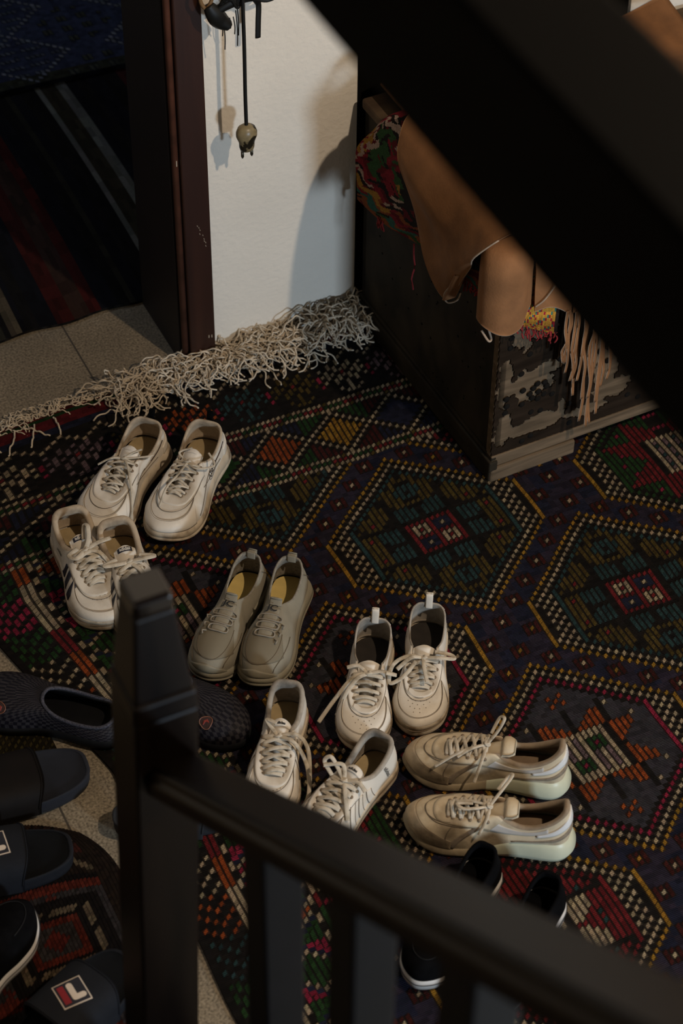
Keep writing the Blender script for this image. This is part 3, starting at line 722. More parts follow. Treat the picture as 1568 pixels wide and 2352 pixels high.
    def heel_loop(s, m, h=.020, w=.0065):
        p = s.C[0]; mb = MB(); pts = [p+np.array((-.002, 0, -.012)), p+np.array((-.005, 0, .004)), p+np.array((-.004, 0, h)), p+np.array((.003, 0, h+.001)), p+np.array((.005, 0, .004)), p+np.array((.006, 0, -.008))]
        mb.tube(smooth_path(pts, 26), w, 8, rz=.0009, up=(1, 0, 0)); mb.build('heel_loop', m, s.root, True)
    def stripes(s, m, ts, dt, v0, v1, slant, sd=1, off=.0014, name='stripe'):
        for t in ts:
            f = (lambda A, Bq, t=t: (lambda tt: tt if sd > 0 else 20-tt)(t+dt*(Bq-.5)+slant*(A-.5)))
            s.patch(name, lambda A, Bq: (f(A, Bq), v0+(v1-v0)*A), m, 14, 5, off)
    def eyestay(s, m, v0=.70, t0=5.7, wid=1.0, off=.0014, name='eyestay'):
        # one horseshoe panel that runs round the front of the throat
        def f(A, Bq):
            T = t0+(20-2*t0)*A; d = np.abs(T-10); lo = v0+.07*np.exp(-(d/1.6)**2)-.02
            return T, lo+(1.0-lo)*Bq
        return s.patch(name, f, m, 90, 8, off)
    def seams(s, lines, m=None, r=.00055, off=.0013, name='stitching'):
        for T, V in lines:
            mb = MB(); s.seamline(mb, T, V, r, off); mb.build(name, m or SEAM, s.root, True)
def arcv(a, b, base, top, n=40, p=2.0):
    """seam whose v dips from top at the ends to base in the middle"""
    t = np.linspace(a, b, n); c = (a+b)/2; return t, base+(top-base)*np.abs((t-c)/((b-a)/2))**p
LS = np.linspace
# ---------- white chunky trainers near the doorway
def chunky(pos, ang, side, label, bows, oval, seed):
    s = Shoe('trainer', label, .258, pos, ang, side, 'white chunky laced trainers', sole=(.036, .024), sole_style='chunky', h=.96, bulge=1.3, wide=1.13, toe_spring=1.1, pad=.0055, upper=LEAW, sole_mat=SOLE)
    s.tongue(LEAW, top=(.37, .322)); s.tongue_label(PANEL, 27, 32, 3, 9)
    s.patch('toe_guard', lambda A, Bq: (7.3+5.4*A, .02+(.40+.20*np.clip(np.abs(A-.5)*2, 0, 1)**4)*Bq), LEAW, 60, 10, .0016)
    s.eyestay(LEAW, .70, 5.6)
    s.patch('heel_counter', lambda A, Bq: (-2.6+5.2*A, .02+(.55-.18*np.abs(A-.5)*2)*Bq), LEAW, 50, 8, .0015)
    s.patch('collar_line', lambda A, Bq: ((2.4+1.5*A), .74-.09*A+.035*Bq), mat('maroon_black_line', (.02, .004, .006), .6), 20, 3, .0013)
    s.patch('collar_line', lambda A, Bq: (20-(2.4+1.5*A), .74-.09*A+.035*Bq), mat('maroon_black_line', (.02, .004, .006), .6), 20, 3, .0013)
    s.seams([arcv(7.3, 12.7, .42, .62, 60, 4), arcv(7.35, 12.65, .385, .585, 60, 4), arcv(5.6, 14.4, .60, .68, 60, 2), (LS(4.6, 6.9, 20), LS(.62, .12, 20)), (LS(15.4, 13.1, 20), LS(.62, .12, 20)), (LS(3.2, 5.9, 20), LS(.30, .48, 20)), (LS(16.8, 14.1, 20), LS(.30, .48, 20)), (LS(2.7, 4.9, 20), LS(.72, .56, 20)), (LS(17.3, 15.1, 20), LS(.72, .56, 20))], SEAMD)
    s.laces(6, 6.0, 8.7, .90, .0024, .0012, seed=seed, messy=.003, style='cross')
    s.bow(bows, .0021, .0012)
    if oval:
        V, F = text_mesh('USPA', .0125, .0002); s.conform('lettering', V, F, 4.25 if side > 0 else 15.75, .50, INK, rot=18*side)
        a = LS(0, 2*math.pi, 40, endpoint=False); ov = MB(); ov.tube([(.020*math.cos(q), .0085*math.sin(q), 0) for q in a], .0004, 4, closed=True)
        s.conform('oval_outline', ov.V, ov.F, 4.25 if side > 0 else 15.75, .50, INK, rot=18*side)
    p = s.C[0]; mb = MB(); mb.tube(smooth_path([p+np.array((-.001, 0, -.012)), p+np.array((-.006, 0, .0)), p+np.array((-.012, 0, .012)), p+np.array((-.008, 0, .016)), p+np.array((-.004, 0, .003))], 20), .0055, 8, rz=.001, up=(1, 0, .3)); mb.build('pull_tab', BLACK, s.root, True)
    return s
chunky((-.285, .365), -133.5, 1, 'white chunky trainer with oval lettering, right one of the pair nearest the doorway',
       [[(0, 0, 0), (.015, .022, .004), (-.004, .050, .002), (-.03, .030, .004)], [(0, 0, 0), (.035, -.002, .004), (.075, -.012, 0), (.098, -.018, -.03)], [(0, 0, 0), (-.012, -.02, .006), (-.026, .0, .012)]], True, 4)
chunky((-.380, .415), -138.7, -1, 'white chunky trainer with dangling lace end, left one of the pair nearest the doorway',
       [[(0, 0, 0), (.010, -.02, .002), (.022, -.042, -.012)], [(0, 0, 0), (-.012, .012, .008), (-.024, .026, .012)], [(0, 0, 0), (.024, .022, .002), (.068, .050, -.03), (.098, .058, -.075)], [(0, 0, 0), (-.018, .035, .002), (-.030, .045, .0)]], False, 5)

# ---------- white court shoes with three dark stripes
def court(pos, ang, side, label, seed, bows):
    s = Shoe('court_shoe', label, .248, pos, ang, side, 'white court shoes with three dark stripes', sole=(.027, .023), sole_style='cup', h=1.0, wide=1.2, toe_spring=.5, pad=.011, upper=LEA, lining=LIN, throat_w=.86)
    s.tongue(LEA, top=(.36, .33), w=.078); s.tongue_label(NAVY, 26, 30, 2, 10, 'adidas', mat('label_white', (.5, .45, .38), .6), .0085)
    for sd in (1, -1): s.stripes(NAVY, (5.05, 5.85, 6.65), .42, .02, .64, .90, sd)
    s.patch('toe_overlay', lambda A, Bq: (6.9+6.2*A, .02+(.34+.34*np.clip(np.abs(A-.5)*2, 0, 1)**6)*Bq), LEA, 70, 10, .0015)
    s.eyestay(LEA, .66, 5.6)
    s.patch('heel_tab', lambda A, Bq: (-1.5+3*A, .45+.5*Bq), LEA, 26, 6, .0014)
    s.seams([arcv(6.9, 13.1, .36, .68, 70, 6), arcv(6.95, 13.05, .335, .65, 70, 6), arcv(5.6, 14.4, .62, .64, 60, 2)], SEAMD)
    s.perforations([(t, v) for v in (.62, .70, .78) for t in (8.9, 9.3, 9.7, 10.3, 10.7, 11.1)], .0007)
    for sd in (side,):
        V, F = text_mesh('adidas', .0085, .0001); s.conform('lettering', V, F, 3.9 if sd > 0 else 16.1, .64, INK)
    s.laces(6, 6.0, 8.55, .88, .0042, .0014, seed=seed)
    s.bow(bows, .0042, .0013)
court((-.605, .272), -94, -1, 'white court shoe with three dark stripes fully in view at the left edge', 7,
      [[(0, 0, 0), (-.010, .010, .012), (-.030, .016, .024), (-.040, .012, .018), (-.02, .004, .006)], [(0, 0, 0), (.012, .022, -.002), (.03, .034, -.018)], [(0, 0, 0), (.016, -.020, .002), (.004, -.030, .0), (-.004, -.012, .004)], [(0, 0, 0), (-.006, .026, .004), (-.012, .050, .0)]])
court((-.541, .213), -96.0, 1, 'white court shoe whose toe is hidden behind the wooden newel post', 8,
      [[(0, 0, 0), (.006, -.022, .006), (.002, -.044, .006), (-.006, -.02, .006)], [(0, 0, 0), (.006, .024, .006), (.004, .045, .004), (-.006, .02, .006)], [(0, 0, 0), (.026, .014, .0), (.045, .02, -.01)]])

# ---------- grey slip-ons
def slipon(pos, ang, side, label):
    s = Shoe('slip_on_shoe', label, .250, pos, ang, side, 'grey knitted slip on shoes', sole=(.030, .022), sole_style='chunky', collar='slipon', h=1.0, wide=1.02, toe_spring=1.3, pad=.004, upper=KNITP, lining=mat('grey_mesh_lining', srgb(128, 120, 106), .95, noise=(200, .3), bump=(900, .6, .001)), insole=INSY, sole_mat=mat('grey_cream_rubber', srgb(132, 124, 104), .6, noise=(40, .08)), out_mat=mat('brown_tread', (.05, .035, .02), .8), bulge=1.2, welt=0, planar_uv=1)
    s.patch('knit_vamp', lambda A, Bq: (7.7+4.6*A, .26+(.37+.10*np.clip(np.abs(A-.5)*2, 0, 1)**3)*Bq), KNIT, 60, 14, .0009)
    me = s.root.children[-1].data
    lay = me.uv_layers.new(name='UVMap'); co = np.array([v.co for v in me.vertices]); idx = np.zeros(len(me.loops), dtype=np.int32); me.loops.foreach_get('vertex_index', idx)
    lay.data.foreach_set('uv', np.stack([co[idx, 1], co[idx, 0]], 1).astype(np.float32).ravel())
    s.patch('toe_bumper', lambda A, Bq: (8.3+3.4*A, -.02+(.20-.16*np.clip(np.abs(A-.5)*2, 0, 1)**1.5)*Bq), mat('grey_cream_rubber', srgb(150, 140, 118), .6), 40, 6, .0022)
    s.seams([arcv(7.7, 12.3, .26, .60, 60, 2.5), arcv(7.9, 12.1, .63, .80, 40, 2), (LS(8.6, 6.6, 24), .10+.35*LS(0, 1, 24)**.6), (LS(11.4, 13.4, 24), .10+.35*LS(0, 1, 24)**.6), (LS(2.2, 1.6, 14), LS(.95, .1, 14)), (LS(17.8, 18.4, 14), LS(.95, .1, 14))], SEAMD)
    # padded strip and elastic loops up the vamp
    def onv(x, y):
        h = s.bvh.ray_cast(Vector((x*s.L, y*s.L, .3)), Vector((0, 0, -1)))[0]; return None if h is None else np.array(h)
    st = MB(); P_ = [onv(x, -.010*side) for x in np.linspace(.50, .76, 12)]; P_ = [p for p in P_ if p is not None]
    st.tube(np.array(P_)+np.array((0, 0, .0004)), .0125, 10, rz=.0028, up=(.3, 0, 1)); st.build('lace_pad', KNITP, s.root, True)
    lb = MB()
    for q, x in enumerate((.592, .662, .730)):
        wy, wx = (.084, .076, .068)[q], .027; pts = []
        for a in np.linspace(0, 2*math.pi, 36, endpoint=False):
            ca, sa = math.cos(a), math.sin(a)
            px = x+wx*np.sign(sa)*abs(sa)**.6; py = wy*np.sign(ca)*abs(ca)**.6-.01*side; h = onv(px, py)
            if h is None: h = np.array((px*s.L, py*s.L, .06))
            pts.append(h+np.array((.001, 0, .0035)))
        lb.tube(pts, .00135, 6, closed=True)
        h = onv(x+.03, wy*side*.95)
        if h is not None: lb.tube([h+np.array((0, 0, .001)), h+np.array((.004, .006*side, .004)), h+np.array((.009, .004*side, .001))], .0014, 6)
    lb.build('elastic_loop', mat('grey_elastic', srgb(138, 128, 112), .6), s.root, True)
    V, F = text_mesh('JC', .019, .0004); h = onv(.525, -.010*side)
    nearest = s.bvh.find_nearest(Vector(h)); O = []
    for v in V:
        q = np.array((h[0]-v[1]*.92, h[1]+v[0], 0)); hh = s.bvh.ray_cast(Vector((q[0], q[1], .3)), Vector((0, 0, -1)))[0]; hz = hh.z if hh is not None else h[2]
        O.append((q[0], q[1], hz+.0066))
    mesh_obj('lettering', O, F, INK, s.root, False)
    # pull tab at the vamp top and heel loop
    tb = MB(); p = s.C[10]; tb.tube(smooth_path([p+np.array((.000, 0, .000)), p+np.array((-.003, 0, .003)), p+np.array((-.007, 0, .008)), p+np.array((-.006, 0, .012))], 14), .011, 10, rz=.0018, up=(.3, 0, 1)); tb.build('vamp_tab', KNITP, s.root, True)
    s.heel_loop(KNITP, .0035, .008)
slipon((-.290, -.012), -129.2, 1, 'grey knitted slip on shoe with elastic loops, right one of its pair on the rug')
slipon((-.349, .025), -133.9, -1, 'grey knitted slip on shoe, left one of its pair, beside the newel post')

# ---------- white sneakers with heel loops
def looped(pos, ang, side, label, seed, bows, style):
    s = Shoe('sneaker', label, .238, pos, ang, side, 'white sneakers with upright heel loops', sole=(.028, .024), sole_style='cup', h=1.06, wide=1.08, toe_spring=.5, pad=.0035, upper=LEAW, lining=LING, insole=INSD, throat_w=1.12)
    s.tongue(LEAW, top=(.425, .275), w=.080)
    s.patch('toe_overlay', lambda A, Bq: (7.0+6.0*A, .02+(.30+.32*np.clip(np.abs(A-.5)*2, 0, 1)**5)*Bq), LEAW, 70, 10, .0015)
    s.eyestay(LEAW, .70, 5.6)
    s.patch('throat_band', lambda A, Bq: (8.35+3.3*A, .73+.12*Bq), LEAW, 30, 5, .0022)
    s.patch('heel_tab', lambda A, Bq: (-1.6+3.2*A, .40+.55*Bq), LEAW, 26, 6, .0014)
    s.seams([arcv(7.0, 13.0, .32, .62, 70, 5), arcv(7.05, 12.95, .30, .59, 70, 5), arcv(5.6, 14.4, .67, .68, 60, 2), arcv(8.35, 11.65, .725, .79, 40, 2), (LS(7, 6.9, 10), LS(.62, .1, 10)), (LS(13, 13.1, 10), LS(.62, .1, 10)), (LS(2.6, 2.4, 10), LS(.9, .1, 10))], SEAMD)
    s.perforations([(t, v) for v, tt in ((.44, (9.7, 10.3)), (.52, (9.2, 9.75, 10.25, 10.8)), (.60, (8.8, 9.4, 10, 10.6, 11.2)), (.67, (8.5, 9.1, 9.7, 10.3, 10.9, 11.5))) for t in tt], .00075)
    s.laces(5, 6.5, 8.5, .84, .0034, .0013, seed=seed, style=style, messy=.002)
    s.bow(bows, .0036, .0012); s.heel_loop(LEAW, .020, .0062)
looped((-.222, -.199), -122.5, -1, 'white heel looped sneaker with one long lace fallen to the left, left of its pair', 3,
       [[(0, 0, 0), (-.004, .022, .004), (-.002, .046, .001), (.0, .030, .006)], [(0, 0, 0), (.012, -.024, .0), (.040, -.052, -.03), (.066, -.074, -.058)], [(0, 0, 0), (.016, -.016, .004), (.036, -.032, -.012), (.055, -.045, -.05)], [(0, 0, 0), (-.012, -.018, .004), (-.008, -.036, .001)]], 'bar')
looped((-.124, -.207), -121.3, 1, 'white heel looped sneaker with a loose bow, right of its pair', 6,
       [[(0, 0, 0), (.004, .024, .008), (.0, .050, .004), (-.012, .044, .0), (-.010, .018, .006)], [(0, 0, 0), (.004, -.026, .006), (.022, -.050, .0), (.050, -.052, -.012), (.040, -.03, -.004), (.012, -.012, .004)], [(0, 0, 0), (.022, .002, .006), (.052, .010, .0)], [(0, 0, 0), (.010, -.020, .010), (.028, -.042, -.002)]], 'cross')

# ---------- white sneakers with tone on tone stripes
def toned(pos, ang, side, label, seed, bows, Lx=.248):
    s = Shoe('sneaker', label, Lx, pos, ang, side, 'white sneakers with stitched tonal stripes', sole=(.024, .019), sole_style='cup', h=1.08, wide=1.02, toe_spring=.5, pad=.009, upper=LEAW, lining=LING, insole=INS, throat_w=1.1)
    s.tongue(LEAW, top=(.40, .312), w=.070, curl=.02); s.tongue_label(LEAW, 26, 31, 3, 9, 'adidas', INK, .007)
    for sd in (1, -1):
        s.stripes(LEAW, (4.35, 5.2, 6.05), .44, .02, .66, .50, sd, .0012)
        ln = []
        for t in (4.35, 5.2, 6.05):
            for e in (-.22, .22): ln.append((LS(t+e-.25, t+e+.25, 12) if sd > 0 else 20-LS(t+e-.25, t+e+.25, 12), LS(.02, .66, 12)))
        s.seams(ln, SEAMD, .0006)
    s.eyestay(LEAW, .66, 5.6); s.patch('toe_overlay', lambda A, Bq: (7.1+5.8*A, .02+(.28+.36*np.clip(np.abs(A-.5)*2, 0, 1)**6)*Bq), LEAW, 60, 8, .0014)
    s.seams([arcv(5.6, 14.4, .62, .64, 60, 2), arcv(7.1, 12.9, .30, .64, 60, 6)], SEAMD)
    s.perforations([(t, v) for v in (.66, .76) for t in (8.9, 9.3, 9.75, 10.25, 10.7, 11.1)], .0008)
    for sd in (side,):
        V, F = text_mesh('adidas', .0115, .0001); s.conform('lettering', V, F, 2.95 if sd > 0 else 17.05, .56, INK, rot=-72*sd)
        V, F = text_mesh('OOOO', .0055, .0002); T_ = 1.9 if sd > 0 else 18.1
        p = catmull(s.B, np.float64(T_)); 
    s.laces(6, 6.1, 8.5, .84, .0036, .0013, seed=seed, messy=.002)
    s.bow(bows, .0036, .0013)
toned((-.412, -.264), -124, -1, 'white sneaker with its long lace strung over the right side, toe behind the handrail', 2,
      [[(0, 0, 0), (.014, .030, .004), (.030, .052, -.03), (.062, .060, -.06), (.082, .052, -.075)], [(0, 0, 0), (-.004, .030, .004), (.006, .050, -.02), (.040, .058, -.07)], [(0, 0, 0), (-.022, -.022, .010), (-.016, -.005, .012)]])
toned((-.316, -.433), -151, 1, 'white sneaker with tonal stripes pointing lower left, small lettering below its ankle', 9,
      [[(0, 0, 0), (-.010, -.020, .010), (-.014, -.036, .020), (-.006, -.042, .012), (.002, -.022, .0)], [(0, 0, 0), (-.006, .022, .006), (-.002, .040, .0)], [(0, 0, 0), (.022, .018, .0), (.046, .040, -.024)], [(0, 0, 0), (-.016, -.014, .014), (.0, -.04, .01)]])

# ---------- cream runners lying side-on
def runner(pos, ang, side, label, seed, bows):
    s = Shoe('running_shoe', label, .260, pos, ang, side, 'cream running shoes with a grey side band', sole=(.040, .017), sole_style='wedge', collar='runner', sole_front=mat('grimy_sole_edge', srgb(150, 134, 106), .7, noise=(60, .15), dirt=(srgb(84, 70, 52), 30, .45, .2)), h=.98, wide=.96, toe_spring=1.5, pad=.010, upper=LEA2, lining=mat('brown_grey_lining', srgb(140, 122, 100), .95, noise=(90, .15)), insole=mat('taupe_insole', srgb(118, 98, 76), .9, noise=(60, .15)), sole_mat=SOLEY, bulge=1.2, welt=0)
    s.tongue(LEA2, top=(.39, .335), w=.075, curl=.035)
    s.patch('toe_guard', lambda A, Bq: (6.5+7.0*A, .0+(.40-.22*np.clip(np.abs(A-.5)*2, 0, 1)**2)*Bq), mat('grimy_cream_leather', srgb(168, 148, 118), .7, noise=(40, .12), bump=(200, .4, .001), dirt=(srgb(92, 78, 60), 16, .47, .2)), 70, 10, .0016)
    s.eyestay(LEA2, .62, 5.4)
    for sd in (1, -1):
        s.patch('side_band', lambda A, Bq, sd=sd: ((6.35-.55*A+.34*Bq) if sd > 0 else 20-(6.35-.55*A+.34*Bq), .02+.60*A), GREYP, 14, 5, .0014, label='grey side band')
        s.patch('heel_band', lambda A, Bq, sd=sd: ((.2+3.8*A) if sd > 0 else 20-(.2+3.8*A), .28-.16*A+(.16-.10*A)*Bq), GREYP, 24, 5, .0016, label='grey band round the heel')
        s.patch('heel_wing', lambda A, Bq, sd=sd: ((.0+3.0*A) if sd > 0 else 20-(3.0*A), .50+(.34-.2*A)*Bq), mat('pale_pearl_leather', srgb(206, 204, 200), .4, noise=(40, .05)), 24, 6, .0022)
        s.patch('collar_panel', lambda A, Bq, sd=sd: ((2.4+3.2*A) if sd > 0 else 20-(2.4+3.2*A), .66-.05*A+.24*Bq), mat('cool_grey_leather', srgb(172, 166, 158), .5, noise=(40, .06)), 30, 6, .0013)
    s.seams([arcv(6.5, 13.5, .40, .18, 70, 2), arcv(5.4, 14.6, .56, .60, 60, 2), (LS(7.2, 6.7, 12), LS(.55, .1, 12)), (LS(12.8, 13.3, 12), LS(.55, .1, 12)), arcv(7.6, 12.4, .55, .66, 40, 2)], SEAMD)
    s.laces(6, 6.0, 8.5, .80, .0028, .0010, seed=seed, eyelets=True)
    s.bow(bows, .0028, .0010)
FB = [[(0, 0, 0), (.020, .012, .006), (.040, .014, .004), (.050, .004, .002), (.026, .002, .004)], [(0, 0, 0), (.002, .022, -.002), (.012, .042, -.022)]]
runner((-.131, -.707), 146.5, 1, 'cream running shoe with grey side band, nearer of the pair pointing left', 12,
       FB+[[(0, 0, 0), (-.018, -.026, .014), (-.030, -.046, .022), (-.026, -.052, .016), (-.010, -.026, .010)], [(0, 0, 0), (.028, -.004, .002), (.052, -.006, -.006)]])
runner((-.078, -.600), 144.2, -1, 'cream running shoe with grey side band, farther of the pair pointing left', 13,
       [[(0, 0, 0), (.024, .018, .004), (.044, .032, -.004)], [(0, 0, 0), (.004, .030, -.004), (.012, .058, -.03)], [(0, 0, 0), (-.014, -.014, .018), (-.022, -.028, .034), (-.014, -.034, .028), (-.004, -.014, .010)], [(0, 0, 0), (.040, .024, .0), (.078, .042, -.024)]])

# ---------- black shoes with white soles, half behind the handrail
WHR = mat('white_rubber_edge', srgb(190, 184, 176), .5)
def black_shoe(pos, ang, side, label, col='slipon', L_=.25, **k):
    s = Shoe('black_shoe', label, L_, pos, ang, side, k.pop('group', 'black shoes with white soles'), sole=(.030, .024), sole_style='flat', collar=col, h=1.0, upper=BLACK, lining=BLACK, insole=BLACK, sole_mat=WHR, out_mat=BLKR, groove_mat=INK, toe_spring=.9, **k)
    s.seams([arcv(7.6, 12.4, .35, .6, 50, 3)], INK)
    return s
black_shoe((-.205, -.785), -146, 1, 'black white-soled shoe, right one of the pair below the cream running shoes')
black_shoe((-.268, -.695), -146, -1, 'black white-soled shoe, left one of the pair below the cream running shoes')
black_shoe((-1.135, -.632), 42, 1, 'black shoe with a thick white sole at the left edge between two logo slides', group='single black shoes', gz=.009)

# ---------- woven clogs
def clog(pos, ang, side, label, L_=.27):
    s = Shoe('woven_clog', label, L_, pos, ang, side, 'navy woven slip on clogs', sole=(.022, .018), sole_style='flat', collar='clog', h=1.05, wide=1.10, upper=WOVEN, lining=BLKR, insole=BLKR, sole_mat=BLKR, out_mat=BLKR, pad=.005, welt=0, bulge=1.3)
    rp = [s.C[0]*0+catmull(s.C, np.float64(t)) for t in LS(0, 20, 80, endpoint=False)]; mb = MB(); mb.tube(np.array(rp)+np.array((0, 0, .001)), .0032, 8, closed=True); mb.build('rim_piping', mat('woven_piping', (.035, .034, .045), .7, noise=(400, .8)), s.root, True)
    T_ = 12.3 if side > 0 else 7.35
    hexa = []; 
    for k in range(24):
        a = 2*math.pi*k/24; r = .0105*(1-.09*math.cos(3*a+1.57)); hexa.append((r*math.cos(a), r*math.sin(a)))
    V = [(0, 0, 0)]+[(x, y, 0) for x, y in hexa]; F = [(0, k+1, (k+1) % 24+1) for k in range(24)]
    bdg = s.conform('badge', V, F, T_, .46, mat('badge_brown', (.035, .016, .014), .6), rot=25*side, off=.0018)
    rg = MB(); rg.tube([(x, y, 0) for x, y in hexa], .0007, 4, closed=True); s.conform('badge_ring', rg.V, rg.F, T_, .46, mat('badge_copper', (.22, .085, .045), .5), rot=25*side, off=.0022)
    mk = MB(); mk.tube([(-.005, -.003, 0), (-.002, .002, 0), (.002, .003, 0), (.005, -.001, 0)], [.0008, .0020, .0022, .0008], 6, rz=.0006); s.conform('badge_mark', mk.V, mk.F, T_, .46, mat('badge_red', (.22, .03, .02), .5), rot=25*side, off=.0024)
    return s
clog((-.685, -.200), 139, -1, 'navy woven clog with its opening facing the newel post, at the left edge')
clog((-.625, -.085), -62, 1, 'navy woven clog half hidden behind the newel post, small copper badge on its toe', .25)

# ---------- slides
SLM = mat('navy_foam', (.0095, .0105, .0135), .8, noise=(60, .12), bump=(400, .3, .001), spec=.15)
SLI = mat('black_footbed', (.004, .0043, .005), .9, noise=(60, .2), bump=(500, .4, .001), spec=.15)
WPR = mat('white_print', srgb(205, 190, 172), .6); RPR = mat('red_print', (.22, .010, .016), .6); LOGN = mat('logo_navy', (.012, .012, .018), .6)
def slide(name, label, heel, ang, L_, strapm, solem, insm, logo, group, s0=.28, s1=.70, wid=.052, hgt=.062, lrot=0, z=.008):
    """toe at +x ; strap covers s0..s1 of the length"""
    rt = thing(name, label, 'slide', (heel[0], heel[1], z), R(ang), group)
    t = LS(0, 1, 60, endpoint=False)*2*math.pi
    def out(k=1., dz=0):
        x = L_*(.5-.5*np.cos(t)); f = .80+.20*np.clip((x/L_-.2)/.5, 0, 1); y = wid*f*np.sign(np.sin(t))*np.abs(np.sin(t))**.62
        return np.stack([L_*.5+(x-L_*.5)*k, y*k, np.zeros_like(x)], 1)
    rows = []
    for k, zz in ((.95, 0), (.985, .002), (1.0, .010), (.995, .020), (1.01, .027), (.995, .0295), (.965, .029)):
        q = out(k); q[:, 2] = zz+.004*np.clip((q[:, 0]/L_-.8)/.2, 0, 1)**2; rows.append(q)
    W = np.stack(rows, 1); mesh_obj('sole', W.reshape(-1, 3), grid_faces(60, 7, wrap=True)+[tuple(i*7 for i in range(60))[::-1]], solem, rt, True)
    rows = []
    for k, zz in ((.97, .0285), (.93, .0262), (.8, .025), (.5, .0245), (.1, .024)):
        q = out(k); q[:, 2] = zz+.004*np.clip((q[:, 0]/L_-.8)/.2, 0, 1)**2; rows.append(q)
    W = np.stack(rows, 1); mesh_obj('footbed', W.reshape(-1, 3), grid_faces(60, 5, wrap=True)+[tuple(i*5+4 for i in range(60))], insm, rt, True)
    nu, nv = 22, 34; V = []
    def sp(a, b, d=0):
        x = L_*(s0+(s1-s0)*a); ang_ = math.pi*b; hh = hgt*(1.0-.16*a)+.010; ww = wid*1.02
        ca, sa = math.cos(ang_), math.sin(ang_); y = ww*np.sign(ca)*abs(ca)**.55+d*ca; zz = .006+(hh)*abs(sa)**.62+d*sa
        x2 = x-.010*math.cos(ang_*2)*(0 if a < .5 else 1)*(a-.5)+.012*(1-sa)*(a-.5)*-1.2
        return np.array((x2, y, zz))
    A = LS(0, 1, nu); Bq = LS(0, 1, nv)
    top = [sp(a, b, .0) for a in A for b in Bq]; bot = [sp(a, b, -.004) for a in A for b in Bq]
    F = grid_faces(nu, nv)+[tuple(q+nu*nv for q in f[::-1]) for f in grid_faces(nu, nv)]
    for row in (0, nu-1): F += [(row*nv+j, row*nv+j+1, row*nv+j+1+nu*nv, row*nv+j+nu*nv) for j in range(nv-1)]
    st = mesh_obj('strap', top+bot, F, strapm, rt, True)
    e = MB()
    for a in (0.03, .97): e.tube([sp(a, b, .0006) for b in LS(.04, .96, 40)], .0011, 5)
    e.build('strap_edge', strapm, rt, True)
    if logo:
        bv = BVHTree.FromPolygons([tuple(map(float, v)) for v in top], grid_faces(nu, nv)); cen = sp(.52, .5); cr, sr = math.cos(R(lrot)), math.sin(R(lrot))
        def put(nm, V, F, m, off):
            O = []
            for v in V:
                x, y = v[0]*cr-v[1]*sr, v[0]*sr+v[1]*cr; h = bv.ray_cast(Vector((cen[0]+x, cen[1]+y, .3)), Vector((0, 0, -1)))[0]
                O.append(((cen[0]+x), cen[1]+y, (h.z if h is not None else .03)+off))
            mesh_obj(nm, O, F, m, st, False)
        def gridrect(x0, x1, y0, y1, n=8):
            V = [(x0+(x1-x0)*i/n, y0+(y1-y0)*j/n) for i in range(n+1) for j in range(n+1)]; return V, grid_faces(n+1, n+1)
        S_ = .0225
        V, F = gridrect(-S_, S_, -S_, S_, 10); put('logo_border', V, F, WPR, .0008)
        V, F = gridrect(-S_+.0018, S_-.0018, -S_+.0018, S_-.0018, 10); put('logo_field', V, F, LOGN, .0013)
        V, F = gridrect(-.0175, -.0075, -.0165, .0165, 8); put('logo_bar', V, F, RPR, .0018)
        def capsule(a, b, r, n=14):
            a, b = np.array(a), np.array(b); d = (b-a)/np.linalg.norm(b-a); nn = np.array((-d[1], d[0])); V = [tuple((a+b)/2)]
            for c_, s_ in ((a, 1), (b, -1)):
                for k in range(n): q = math.pi*k/(n-1); V.append(tuple(c_+s_*(nn*math.cos(q)*r-d*math.sin(q)*r)))
            k = len(V)-1; return V, [(0, i+1, (i+1) % k+1) for i in range(k)]
        V, F = capsule((.001, .012), (.001, -.010), .0048); put('logo_stem', V, F, WPR, .0019)
        V, F = capsule((.001, -.0105), (.0135, -.0105), .0048); put('logo_foot', V, F, WPR, .0020)
    return rt
slide('pool_slide', 'navy slide with square strap logo, upper of the two logo slides at the left', (-1.115, -.335), -12, .275, SLM, SLM, SLI, True, 'navy slides with square logo straps', .37, .74, .052, .058, 8)
slide('pool_slide', 'navy slide with square strap logo, lower one beside the foot of the newel post', (-1.085, -.735), 26, .270, SLM, SLM, SLI, True, 'navy slides with square logo straps', .37, .76, .054, .060, -20)
slide('house_slide', 'dark blue slide with a plain dark brown leather strap', (-1.035, -.225), -5, .270, mat('dark_brown_strap', (.005, .0032, .0022), .7, noise=(30, .3), spec=.15), mat('deep_blue_foam', (.0065, .0075, .012), .85, noise=(60, .15)), mat('deep_blue_foam', (.0065, .0075, .012), .85), False, 'plain dark blue slides', .15, .70, .056, .052)
slide('house_slide', 'slate blue slide almost wholly hidden behind the newel post', (-.596, -.435), 158, .185, mat('slate_foam', (.013, .015, .018), .85, noise=(60, .15)), mat('slate_foam', (.013, .015, .018), .85), mat('slate_foam', (.013, .015, .018), .85), False, 'plain dark blue slides', .2, .6, .036, .045)
